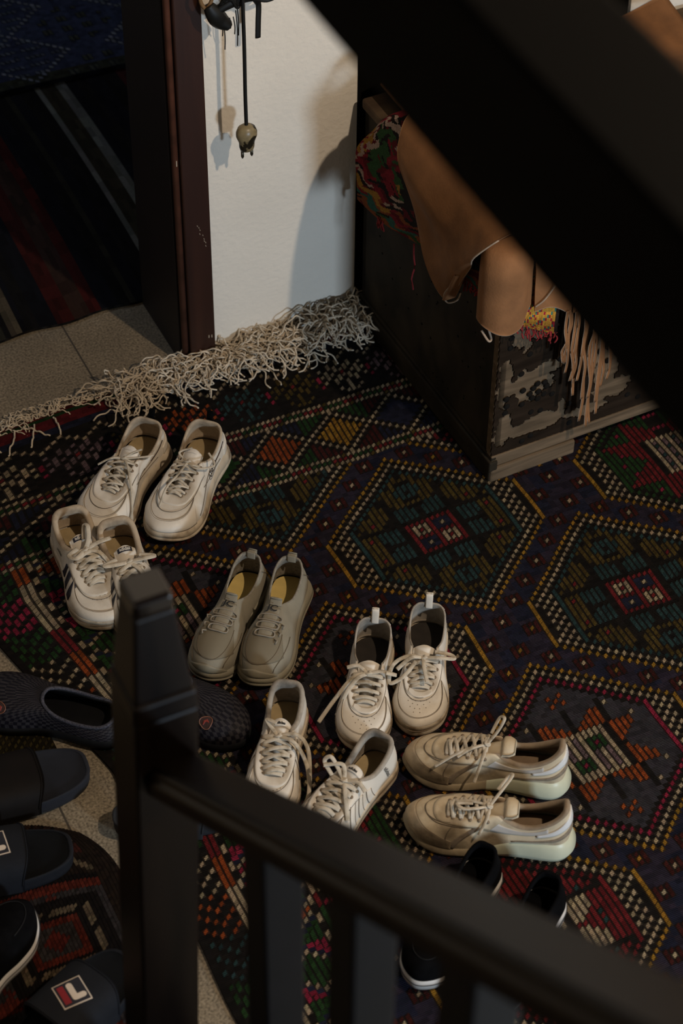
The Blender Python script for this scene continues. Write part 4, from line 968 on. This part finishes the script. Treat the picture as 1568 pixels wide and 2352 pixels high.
# ------------------------------------------------------------------ wooden chest
chest = thing('wooden_chest', 'dark old wooden chest with studded pale front standing on the rug against the wall', 'chest', (.15, .074, .006), R(1.3))
CH, CW, CD = .523, .98, .530
def cbox(nm, m, *b, bev=.003, parent=None):
    o = MB().box(*b).build(nm, m, parent or chest); bevel(o, bev); return o
cbox('side_panel', CHESTW, .004, .022, .006, CD, .045, CH-.02)
cbox('side_panel', CHESTW, CW-.022, CW-.004, .006, CD, .045, CH-.02)
cbox('back_panel', CHESTW, .004, CW, CD-.018, CD, .045, CH-.02)
cbox('bottom_board', CHESTW, .004, CW, .010, CD, .045, .060)
cbox('lid', wood_mat('worn_lid_wood', (.05, .03, .018), (.10, .065, .036), .8, 20, (.2, 1, .2), .15), -.004, CW+.004, -.004, CD, CH-.022, CH, bev=.005)
# plinth moulding on the side and bracket feet
cbox('base_moulding', CHESTW, -.006, .012, -.004, CD, .028, .052)
cbox('base_moulding', CHESTW, -.001, .010, -.001, CD, .052, .060)
cbox('side_skirt', CHESTW, -.004, .020, .0, CD, .0, .030)
cbox('bracket_foot', PALEW, -.002, .180, -.004, .040, .0, .034, bev=.004)
cbox('bracket_foot', PALEW, CW-.18, CW, -.004, .040, .0, .034, bev=.004)
cbox('front_sill', PALEW, .0, CW, .0, .020, .036, .062, bev=.002)
# front panel: dark leather-like skin with worn cut-outs that show pale wood
def front_mat():
    m = bpy.data.materials.new('worn_front_skin'); m.use_nodes = True; nt = m.node_tree; N = nt.nodes; L = nt.links; b = N['Principled BSDF']
    tc = N.new('ShaderNodeTexCoord'); g = N.new('ShaderNodeTexNoise'); g.inputs['Scale'].default_value = 60; g.inputs['Detail'].default_value = 6
    mp = N.new('ShaderNodeMapping'); mp.inputs['Scale'].default_value = (.15, 1, 1); L.new(tc.outputs['Object'], mp.inputs[0]); L.new(mp.outputs[0], g.inputs['Vector'])
    r = N.new('ShaderNodeValToRGB'); r.color_ramp.elements[0].position = .3; r.color_ramp.elements[0].color = (.013, .0085, .0055, 1); r.color_ramp.elements[1].color = (.036, .024, .0155, 1); L.new(g.outputs['Fac'], r.inputs[0]); L.new(r.outputs[0], b.inputs['Base Color'])
    b.inputs['Roughness'].default_value = .9; b.inputs['Specular IOR Level'].default_value = .05
    bp = N.new('ShaderNodeBump'); bp.inputs['Strength'].default_value = .5; bp.inputs['Distance'].default_value = .002; L.new(g.outputs['Fac'], bp.inputs['Height']); L.new(bp.outputs[0], b.inputs['Normal']); return m
SKIN = front_mat()
cbox('front_panel', PALEW, .0, CW, .006, .022, .062, CH-.022, bev=.001)
# skin sheet with irregular holes, built cell by cell
rs = np.random.RandomState(4)
cx = [(.075, .145, .055, .040), (.055, .150, .018, .05), (.105, .175, .045, .020), (.100, .045, .055, .028), (.060, .040, .030, .020), (.145, .065, .012, .030), (.050, .285, .028, .060), (.090, .268, .04, .018), (.022, .310, .020, .03), (.205, .175, .028, .04), (.235, .12, .030, .05), (.25, .07, .05, .03), (.20, .035, .06, .016), (.30, .16, .04, .03), (.38, .10, .05, .05), (.45, .22, .06, .04), (.60, .12, .07, .06), (.8, .2, .08, .05), (.95, .1, .06, .05), (.7, .32, .08, .04), (.36, .33, .06, .03), (.022, .055, .022, .045), (.018, .17, .018, .07)]
ph = rs.rand(8)*6
def hole(x, z):
    v = 0
    w1 = .22*math.sin(x*95+ph[0]+2*math.sin(z*60))+.18*math.sin(z*110+ph[1]+1.5*math.sin(x*70))+.12*math.sin((x+z)*210+ph[2])+.10*math.sin((x-z)*260+ph[3])
    for (a, c, ra, rc) in cx:
        d = ((x-a)/ra)**2+((z-c)/rc)**2
        v = max(v, 1.15-d)
    return v+w1*.6 > .42
step = .0035; nx, nz = int(CW/step), int((CH-.024-.062)/step); V = []; F = []; ids = {}
def vid(i, k, d):
    key = (i, k, d)
    if key not in ids:
        ids[key] = len(V); V.append((i*step+.0009*math.sin(k*1.3+i), .006-(.0032 if d else .0), .062+k*step+.0009*math.sin(i*1.7+k)))
    return ids[key]
solid = np.array([[not hole((i+.5)*step, (k+.5)*step) for k in range(nz)] for i in range(nx)])
for i in range(nx):
    for k in range(nz):
        if not solid[i, k]: continue
        F.append((vid(i, k, 1), vid(i+1, k, 1), vid(i+1, k+1, 1), vid(i, k+1, 1)))
        for di, dk, a, b in ((-1, 0, (i, k), (i, k+1)), (1, 0, (i+1, k+1), (i+1, k)), (0, -1, (i+1, k), (i, k)), (0, 1, (i, k+1), (i+1, k+1))):
            q, w_ = i+di, k+dk
            if not (0 <= q < nx and 0 <= w_ < nz) or not solid[q, w_]: F.append((vid(*a, 1), vid(*b, 1), vid(*b, 0), vid(*a, 0))[::-1])
mesh_obj('front_skin', V, F, SKIN, chest, False)
STUD = mat('dark_iron_stud', (.007, .006, .005), .85, noise=(80, .3), spec=.1)
sm = MB(); prof = [(0.0062, 0), (.0060, .0014), (.0044, .0026), (.0018, .0031)]
rr = [(r*math.cos(a), -h, r*math.sin(a)) for r, h in prof for a in LS(0, 2*math.pi, 12, endpoint=False)]
fs = [(i*12+k, i*12+(k+1) % 12, (i+1)*12+(k+1) % 12, (i+1)*12+k) for i in range(3) for k in range(12)]+[tuple(36+k for k in range(12))]
sm.add(rr, fs); stud0 = None
pts = [(.057, .202), (.072, .188), (.079, .199), (.090, .187), (.087, .207), (.102, .205), (.102, .177), (.090, .170), (.078, .176), (.057, .169), (.120, .170), (.107, .194), (.023, .195), (.025, .177), (.022, .162), (.060, .054), (.102, .053), (.022, .317), (.064, .287), (.023, .339), (.198, .202), (.203, .182), (.202, .219), (.219, .202), (.215, .235), (.235, .25), (.078, .142), (.098, .138), (.064, .075), (.082, .082), (.05, .245), (.13, .25), (.235, .205), (.30, .165), (.33, .19), (.275, .19), (.29, .10), (.315, .085), (.33, .11), (.185, .27), (.165, .08), (.16, .13)]
for (x, z) in pts:
    if stud0 is None: q = stud0 = sm.build('stud', STUD, chest, True)
    else: q = stud0.copy(); COL.objects.link(q); q.parent = chest
    q.location = (x, .0035, z)
# a few scars and nail dots on the left side
nb = MB(); rs = np.random.RandomState(2)
for k in range(46): y, z = rs.uniform(.03, .5), rs.uniform(.07, .5); MB().tube([(.0046, y, z), (.0032, y, z)], rs.uniform(.0015, .003), 8, up=(0, 1, 0)).build('nail_head', STUD, chest, True)

# ------------------------------------------------------------------ textiles on the chest
def sheet(name, grid, m, parent=None, thick=.004, nu=40, nv=40, uvsc=1, flipn=False, fcol=None):
    G = np.array(grid, float); a, b, _ = G.shape
    tu = LS(0, a-1-1e-6, nu); tv = LS(0, b-1-1e-6, nv)
    rows = np.stack([catmull(G[:, j], tu, closed=False) for j in range(b)], 1)
    S_ = np.stack([catmull(rows[i], tv, closed=False) for i in range(nu)], 0)
    du = np.gradient(S_, axis=0); dv = np.gradient(S_, axis=1); n = np.cross(du, dv); n /= np.linalg.norm(n, axis=2, keepdims=True)+1e-9
    if flipn: n = -n
    V = np.concatenate([(S_+n*thick/2).reshape(-1, 3), (S_-n*thick/2).reshape(-1, 3)]); k = nu*nv
    F = grid_faces(nu, nv); F = F+[tuple(q+k for q in f[::-1]) for f in F]
    per = [i*nv for i in range(nu)]+[(nu-1)*nv+j for j in range(1, nv)]+[i*nv+nv-1 for i in range(nu-2, -1, -1)]+[j for j in range(nv-2, 0, -1)]
    F += [(per[q], per[(q+1) % len(per)], per[(q+1) % len(per)]+k, per[q]+k) for q in range(len(per))]
    fc = None
    if fcol is not None:
        base = [fcol(i/(nu-1), j/(nv-1), i, j) for i in range(nu-1) for j in range(nv-1)]; fc = base+base+[fcol(0, 0, 0, 0)]*len(per)
    o = mesh_obj(name, V, F, m, parent, fcol is None, fcol=fc)
    if n[nu//2, nv//2, 0]*0 != 0: pass
    return o, S_, per
rnt = np.random.RandomState(6)
PAL = dict(r=(.23, .014, .024), R=(.12, .008, .012), w=(.46, .32, .25), g=(.030, .085, .025), y=(.40, .20, .03), k=(.015, .010, .008), t=(.03, .12, .09), o=(.25, .07, .02))
MAP = ["kkRkrrrrkRkRkkkk", "krrrRkkwkrrkrRRR", "RrrrrRkkwrrrrrrR", "rwwrwwRwwwwrRrrr", "wwwrrwwwwwrrkrrr", "ykRwwkRkwwwkkrrr", "ywRkggggkkwwwRrr", "rwwRgggggRwwkrrR", "yyRwkggkgRrwkrRR", "ywyRwgkkrrgrRrrk", "rywwwkggrgrrkkkk", "yyrwwgggrRrrkkkk", "rwyrgggkRgrkkkkk", "ywRkggRrrgkkkkkk", "rwrgggRrrggkkkkk", "wrRkggkrrgykkkkk", "rrrRggkRrrgkkkkk", "krrRrgRrrkgkkkkk", "wkrrkkkrrwwkkkkk", "rwwrrRkkkkkkkRkR", "RkkwwrrRRwkkkkkk", "yyRkRrrwkwwRRkkk", "yyyyyyoRkkkRkkkk", "oroyyyyyyroookkk", "trrrtoyyyRRrrooo", "ktttttoorrrRkkkR", "oootttkkttooRRRR", "kkooooggttttttoo", "oooookkooogggggt", "oRRooooooRRRoooo"]
def sidecol(a, b, i, j):
    f = 1+.28*(rnt.rand()-.5); q = max(0, min(29, int(b*30+.9*math.sin(a*37+b*20)))); p = max(0, min(15, int(a*.567/.0175+.5*math.sin(b*50))))
    c = PAL[MAP[q][p]]; return tuple(x*f for x in c)
WOOL = weave_mat('chest_rug_wool', 300, 300, .9)
cr = thing('chest_rug', 'red green and yellow pile rug draped over the left end of the chest', 'rug', (0, 0, 0))
# side drape: u from front (Y .03) to wall (Y .60); v from top fold to bottom hem
us = [(.582, .314), (.459, .338), (.29, .400), (.13, .440), (.035, .455)]
grid = []
for n_, (y, zb_) in enumerate(us):
    ztop = .585 if n_ else .555; yt = y-.075 if n_ == 0 else y
    fo = .008*math.sin(n_*2.1)
    grid.append([(.30, yt-.02, ztop-.035), (.20, yt-.01, ztop-.012), (.143+fo, yt, ztop-.012), (.121+fo*.5, yt+.01*(n_ == 0), ztop-.035), (.119+fo*.5, y+.002, (ztop+zb_)/2), (.121+fo*.5, y+.004, zb_+.05), (.124, y+.005, zb_)])
def sc2(a, b, i, j):
    bb = (b-.36)/.64
    return sidecol(a, max(0, bb), i, j)
o1, S1, _ = sheet('pile_face', grid, WOOL, cr, .007, 110, 150, fcol=sc2)
# pile knots on the visible face
# front drape (yellow corner)
gf = []
for n_, x in enumerate((.118, .16, .20, .242)):
    zb_ = .432-.075*(n_/3)
    gf.append([(x, .16, .575), (x, .075, .572), (x, .046, .545), (x, .044, .48), (x, .045, zb_)])
def fcol2(a, b, i, j):
    f = 1+.25*(rnt.rand()-.5); d = (a*9+b*30) % 2; e = (a*9-b*30) % 2
    c = PAL['y'] if d > .35 and e > .3 else (PAL['r'] if d > .2 else PAL['t'])
    if a > .9: c = PAL['k']
    if .55 < a < .8 and b < .78 and .68 < b: c = PAL['t']
    return tuple(x*f for x in c)
sheet('front_corner', gf, WOOL, cr, .006, 40, 70, fcol=fcol2, flipn=True)
tb = MB(); rnd = random.Random(9)
def tassel(x, y, z, L_, dx=-1): 
    pts = [(x, y, z)]
    for k in range(1, 5): pts.append((x+rnd.uniform(-.002, .002), y+rnd.uniform(-.003, .003), z-L_*k/4))
    tb.tube(smooth_path(pts, 10), .0017, 5)
for k in range(34):
    y = .04+.20*k/34+rnd.uniform(-.003, .003) if k < 27 else rnd.uniform(.475, .50); z = np.interp(y, [.035, .13, .29, .459, .602], [.455, .44, .40, .338, .312])+.004
    tassel(.120, y, z, rnd.uniform(.012, .030))
tassel(.120, .352, .375, .105); tassel(.12, .30, .40, .03)
for k in range(26):
    x = .118+.124*k/25; tassel(x, .043, .432-.075*k/25+.004, rnd.uniform(.014, .032))
fo = tb.build('tassel', mat('red_wool', (.20, .014, .014), .95, noise=(80, .3)), cr, True); fo['kind'] = 'stuff'

TAN = mat('tan_suede', (.235, .110, .046), .85, noise=(14, .22), bump=(260, .4, .0015), spec=.2, dirt=((.12, .058, .028), 9, .5, .25))
EDGE = mat('raw_hide_edge', (.34, .26, .19), .8, noise=(80, .15))
hide = thing('leather_hide', 'tan leather hide with pale cut edges and a fringe, draped over the chest', 'leather hide', (0, 0, 0))
def edge_tube(pts, nm='cut_edge', r=.0016):
    MB().tube(pts, r, 6).build(nm, EDGE, hide, True)
# large fold along the left edge of the chest
def fan(y0, z0, y1, z1, n, amp, x0=.108): return [(x0-.006+amp*math.sin(n*1.7+k*2.2), y0+(y1-y0)*k/3, z0+(z1-z0)*k/3) for k in range(4)]
cols = [((.400, .622), (.330, .530)), ((.330, .620), (.300, .475)), ((.250, .618), (.250, .425)), ((.170, .618), (.200, .398)), ((.105, .612), (.172, .392)), ((.045, .605), (.125, .470))]
g1 = []
for n_, ((ya, za), (yb, zb_)) in enumerate(cols):
    r_ = fan(ya, za, yb, zb_, n_, .006, .096); g1.append([(.34, ya, za-.01), (.20, ya, za+.008), (.128, ya, za+.004)]+r_[0:1]*0+[(r_[k][0]-.004*(k == 0), r_[k][1], r_[k][2]) for k in range(1, 4)])
o_, SG, _ = sheet('large_fold', g1, TAN, hide, .003, 60, 50)
edge_tube(SG[-1, 22:, :]); edge_tube(SG[34:, -1, :])
# curled lip at the corner of the large fold
lip = smooth_path([(.094, .120, .478), (.088, .150, .440), (.086, .172, .402), (.092, .168, .386), (.100, .150, .402), (.098, .135, .430)], 30); edge_tube(lip)
g5 = []
for k, z in enumerate((.478, .45, .42, .395)):
    g5.append([(.098, .118+.012*k, z+.012), (.084, .128+.013*k, z), (.090, .142+.012*k, z-.006), (.104, .136+.010*k, z+.002)])
sheet('curled_lip', g5, TAN, hide, .0025, 20, 20)
# second fold wrapped round the front left corner
def corner(zt, zb_, n=9):
    g = []
    P_ = [(.118, .098), (.096, .072), (.093, .045), (.108, .024), (.130, .018), (.152, .020), (.168, .032), (.180, .040)]
    for k, (x, y) in enumerate(P_):
        h = zb_+.012*math.sin(k*1.1)+(.004*k); g.append([(x+.05*(1-k/8), y+.07, zt+.008), (x+.012, y+.015, zt), (x+.001, y, zt-.03), (x, y, (zt+h)/2), (x-.001, y-.002, h)])
    return g
o_, S2, _ = sheet('corner_fold', corner(.578, .412), TAN, hide, .003, 50, 40)
edge_tube(S2[:, -1, :]); edge_tube(smooth_path([(.092, .047, .416), (.098, .032, .402), (.106, .036, .400), (.105, .045, .414)], 16), r=.0022)
# third and fourth folds lying on the front edge
g3 = [[(.178, .16, .585), (.176, .06, .580), (.178, .032, .545), (.181, .030, .480), (.183, .029, .440)], [(.20, .16, .59), (.20, .06, .586), (.202, .030, .55), (.205, .026, .49), (.208, .024, .445)], [(.23, .16, .59), (.232, .06, .585), (.232, .036, .55), (.233, .034, .48), (.236, .032, .425)], [(.262, .16, .58), (.262, .06, .575), (.262, .040, .54), (.262, .038, .47), (.262, .036, .400)]]
o_, S3, _ = sheet('front_fold', g3, TAN, hide, .003, 34, 34); edge_tube(S3[:, -1, :]); 
edge_tube(smooth_path([(.182, .026, .452), (.196, .020, .468), (.214, .020, .492)], 12))
g4 = [[(.26+.05*k, .17, .58-.01*k), (.26+.05*k, .06, .572-.014*k), (.262+.05*k, .040, .54-.02*k), (.264+.05*k, .036, .46-.02*k), (.264+.05*k, .034, .405-.022*k)] for k in range(4)]
sheet('fringe_band', g4, TAN, hide, .003, 26, 26)
# covering heap on the lid (continues under the beam)
g6 = [[(.16+.15*k, .06+.13*q, .585+.022*math.sin(k*2+q*1.3)) for q in range(5)] for k in range(5)]
sheet('lid_cover', g6, TAN, hide, .004, 40, 40)
rnd = random.Random(3); k_ = 0
for k in range(17):
    x = .252+.0062*k; zt = .415-.0025*k; zb_ = [.30, .29, .26, .25, .27, .20, .24, .19, .13, .19, .115, .118, .17, .14, .2, .22, .25][k]
    y = .030+.004*(k % 3); pts = [(x, y, zt)]
    for q in range(1, 6): pts.append((x+rnd.uniform(-.003, .003)+.0012*q*(1 if k > 6 else .2), y+rnd.uniform(-.004, .003), zt-(zt-zb_)*q/5))
    pp = smooth_path(pts, 22); mb = MB(); mb.tube(pp, .0032, 6, rz=.0012, up=(0, 1, 0)); mb.build('fringe_strip', TAN, hide, True)
    mb = MB(); mb.tube(pp+np.array((-.0031, -.0006, 0)), .0007, 4); mb.build('strip_edge', EDGE, hide.children[-1], True)

# ------------------------------------------------------------------ things hanging on the wall
BLKM = mat('blackened_metal', (.006, .006, .005), .5, noise=(60, .3), metal=.2)
hk = thing('wall_hook', 'black metal wall hook with a long curved prong above the hanging plug', 'hook', (-.112, WY, .83))
MB().box(-.012, .012, -.006, 0, -.02, .09).build('back_plate', BLKM, hk)
hb = MB(); hb.tube(smooth_path([(0, -.004, .02), (.004, -.035, .012), (.006, -.062, .008), (.012, -.07, .03)], 20), .0045, 8); hb.build('prong', BLKM, hk, True)
sb = thing('strap_bundle', 'tangle of black straps and cords hanging from the wall hook', 'straps', (-.112, WY-.055, .822))
sb.scale = (1.18, 1.0, 1.12)
def sbt(nm, pts, r, rz=None, m=BLKM, n=22): return MB().tube(smooth_path(pts, n), r, 8, rz=rz, up=(0, 1, 0)).build(nm, m, sb, True)
sbt('loop', [(.005, 0, .02), (.02, -.004, .0), (.038, -.004, -.006), (.052, 0, .004), (.058, 0, .03), (.05, .0, .05)], .0040)
sbt('loop', [(.02, .0, -.008), (.04, 0, -.016), (.058, 0, -.010), (.068, 0, .012), (.066, 0, .04)], .0034)
sbt('strap', [(.012, 0, .008), (.020, -.004, -.006), (.026, 0, -.02), (.025, 0, -.05), (.024, 0, -.078)], [.006]*4+[.0055]*6+[.0045]*12, .0018)
sbt('wrapped_handle', [(-.04, 0, -.012), (-.02, -.004, -.002), (.0, -.006, .004), (.022, -.004, .0), (.036, 0, -.006)], [.006+.005*math.sin(k/21*math.pi) for k in range(22)], .008)
sbt('wrapped_handle', [(-.052, 0, .0), (-.044, -.003, -.016), (-.034, 0, -.032), (-.022, 0, -.044)], [.008+.006*math.sin(k/21*math.pi) for k in range(22)], .009)
sbt('ring', [(-.06, 0, .03), (-.064, 0, .012), (-.056, 0, -.004), (-.046, 0, .01), (-.046, 0, .035)], .003, None, mat('tan_ring', (.16, .09, .035), .5))
for k, (x, z0, z1) in enumerate(((-.030, -.03, -.085), (-.014, -.03, -.062), (-.033, -.03, -.06), (-.010, -.02, -.084), (-.008, -.01, -.066), (-.02, -.03, -.05))):
    sbt('loose_thread', [(x, 0, z0), (x+.001, -.003, (z0+z1)/2), (x+.002, .002, z1)], .0009)
for k in range(7):
    a = k*.9; sbt('tangled_cord', [(-.03+.006*math.cos(a), -.006, .0), (-.022+.01*math.sin(a*2), -.012, .012), (-.010, -.010, -.010+.004*k), (-.002+.004*math.cos(a), -.004, .014)], .0026)
pl = thing('hanging_plug', 'old two pin electric plug hanging on a black cord against the white wall', 'plug', (-.117, WY-.072, .54))
MB().tube(smooth_path([(-.001, .0, .32), (.0, 0, .20), (-.0005, 0, .10), (0, 0, .030)], 30), .0034, 8).build('cord', BLKM, pl, True)
pr = [(1.45*a_, 1.45*b_) for a_, b_ in [(0, .024), (.006, .0235), (.011, .020), (.0135, .014), (.0135, .008), (.0115, .003), (.0100, -.002), (.0098, -.008), (.0085, -.0125), (.004, -.0145), (0, -.0145)]]
pb = MB(); nn = 20; Vv = [(r*math.cos(a), r*.8*math.sin(a), z) for r, z in pr for a in LS(0, 2*math.pi, nn, endpoint=False)]; pb.add(Vv, [(i*nn+k, i*nn+(k+1) % nn, (i+1)*nn+(k+1) % nn, (i+1)*nn+k) for i in range(len(pr)-1) for k in range(nn)])
pb.build('plug_body', mat('yellowed_plastic', (.23, .18, .095), .35, noise=(60, .3), dirt=((.014, .011, .006), 38, .50, .06)), pl, True)
for sx in (-.0062, .0062):
    MB().tube([(sx*1.45, 0, -.018), (sx*1.45, 0, -.031), (sx*1.45, 0, -.035)], [.0030, .0030, .0014], 8, up=(0, 1, 0)).build('pin', mat('dull_pin', (.08, .07, .05), .35, metal=.8), pl, True)

# ------------------------------------------------------------------ stair, newel, balusters, handrail
NX, NY = -.866, -.915
nw = thing('newel_post', 'dark stained wooden newel post with a tapered top at the foot of the stairs', 'post', (NX, NY, 0))
def frustum(mb, w0, z0, w1, z1, c0=(0, 0), c1=(0, 0)):
    V = [(c[0]+sx*w, c[1]+sy*w, z) for (w, z, c) in ((w0, z0, c0), (w1, z1, c1)) for sx, sy in ((-1, -1), (1, -1), (1, 1), (-1, 1))]
    return mb.add(V, [(3, 2, 1, 0), (4, 5, 6, 7), (0, 1, 5, 4), (1, 2, 6, 5), (2, 3, 7, 6), (3, 0, 4, 7)])
m1 = MB(); frustum(m1, .038, 0, .038, .985, (-.034, .016), (0, 0)); bevel(m1.build('shaft', RAILW, nw), .004)
m1 = MB(); frustum(m1, .0395, .985, .037, 1.015); bevel(m1.build('collar_block', RAILW, nw), .005, 3)
m1 = MB(); frustum(m1, .0345, 1.015, .0235, 1.137); bevel(m1.build('tapered_neck', RAILW, nw), .004, 3)
m1 = MB(); frustum(m1, .0242, 1.137, .0232, 1.160); bevel(m1.build('cap', CAPW, nw), .006, 6)
hr = thing('handrail', 'dark wooden stair handrail rising from the newel post towards the lower right', 'handrail', (-.862, -.95, 0))
SL = .885
def railz(y): return .876+SL*(-.915-y)   # top of rail at room y
hm = MB(); prof = [(-.033, -.048), (-.033, -.022), (-.027, -.014), (-.029, -.006), (-.022, 0), (.022, 0), (.029, -.006), (.027, -.014), (.033, -.022), (.033, -.048)]
V = []; npf = len(prof)
for yy in (-.905, -2.75):
    for (x, z) in prof: V.append((x, yy+.95, railz(yy)+z))
hm.add(V, [(k, (k+1) % npf, npf+(k+1) % npf, npf+k) for k in range(npf)]+[tuple(range(npf))[::-1], tuple(npf+k for k in range(npf))])
bevel(hm.build('rail', RAILW, hr), .003)
bal0 = None
ys = [-1.225, -1.42, -1.615, -1.81, -2.005, -2.2]
for n_, y in enumerate(ys):
    base = .20+SL*(-.95-y)-.10
    lab = ['first square baluster below the handrail, next to the newel post', 'second square baluster below the handrail, counting from the newel post'][n_] if n_ < 2 else 'dark square baluster farther up the stairs beyond the bottom of the view'
    o = MB(); top = railz(y)-.040; V = [(sx*.022, sy*.026, z) for z in (0, 1) for sx, sy in ((-1, -1), (1, -1), (1, 1), (-1, 1))]
    V = [(x, q, (top-base-SL*q) if z else -SL*q) for x, q, z in V]
    o.add(V, [(3, 2, 1, 0), (4, 5, 6, 7), (0, 1, 5, 4), (1, 2, 6, 5), (2, 3, 7, 6), (3, 0, 4, 7)])
    if bal0 is None: b_ = bal0 = bevel(o.build('baluster', mat('baluster_wood', (.0035, .0032, .0036), .5, noise=(30, .2), spec=.2)), .003)
    else: b_ = bal0.copy(); COL.objects.link(b_)
    b_.location = (-.862, y, base); tag(b_, lab, 'baluster', 'square balusters of the staircase')
sr = MB(); V = [(x, y, z) for x in (-.89, -.835) for (y, z) in ((-.956, 0), (-.956, .20), (-2.75, .20+SL*1.794), (-2.75, SL*1.794-.12), (-1.1, 0))]
sr.add(V, [tuple(range(5)), tuple(range(9, 4, -1))]+[(k, 5+k, 5+(k+1) % 5, (k+1) % 5) for k in range(5)])
struct(sr.build('trim_2', RAILW))
stp = MB(); 
for k in range(7):
    y = -1.06-k*.2; z = .177*(k+1); stp.box(-1.85, -.892, y-.24, y, z-.03, z); stp.box(-1.85, -.892, y-.02, y-.005, max(0, z-.177), z-.03)
struct(stp.build('floor_stairs', RAILW))
struct(bevel(MB().box(-.809, -.722, -4.1, WY, 1.99, 2.118).build('trim_3', BEAMW), .006))
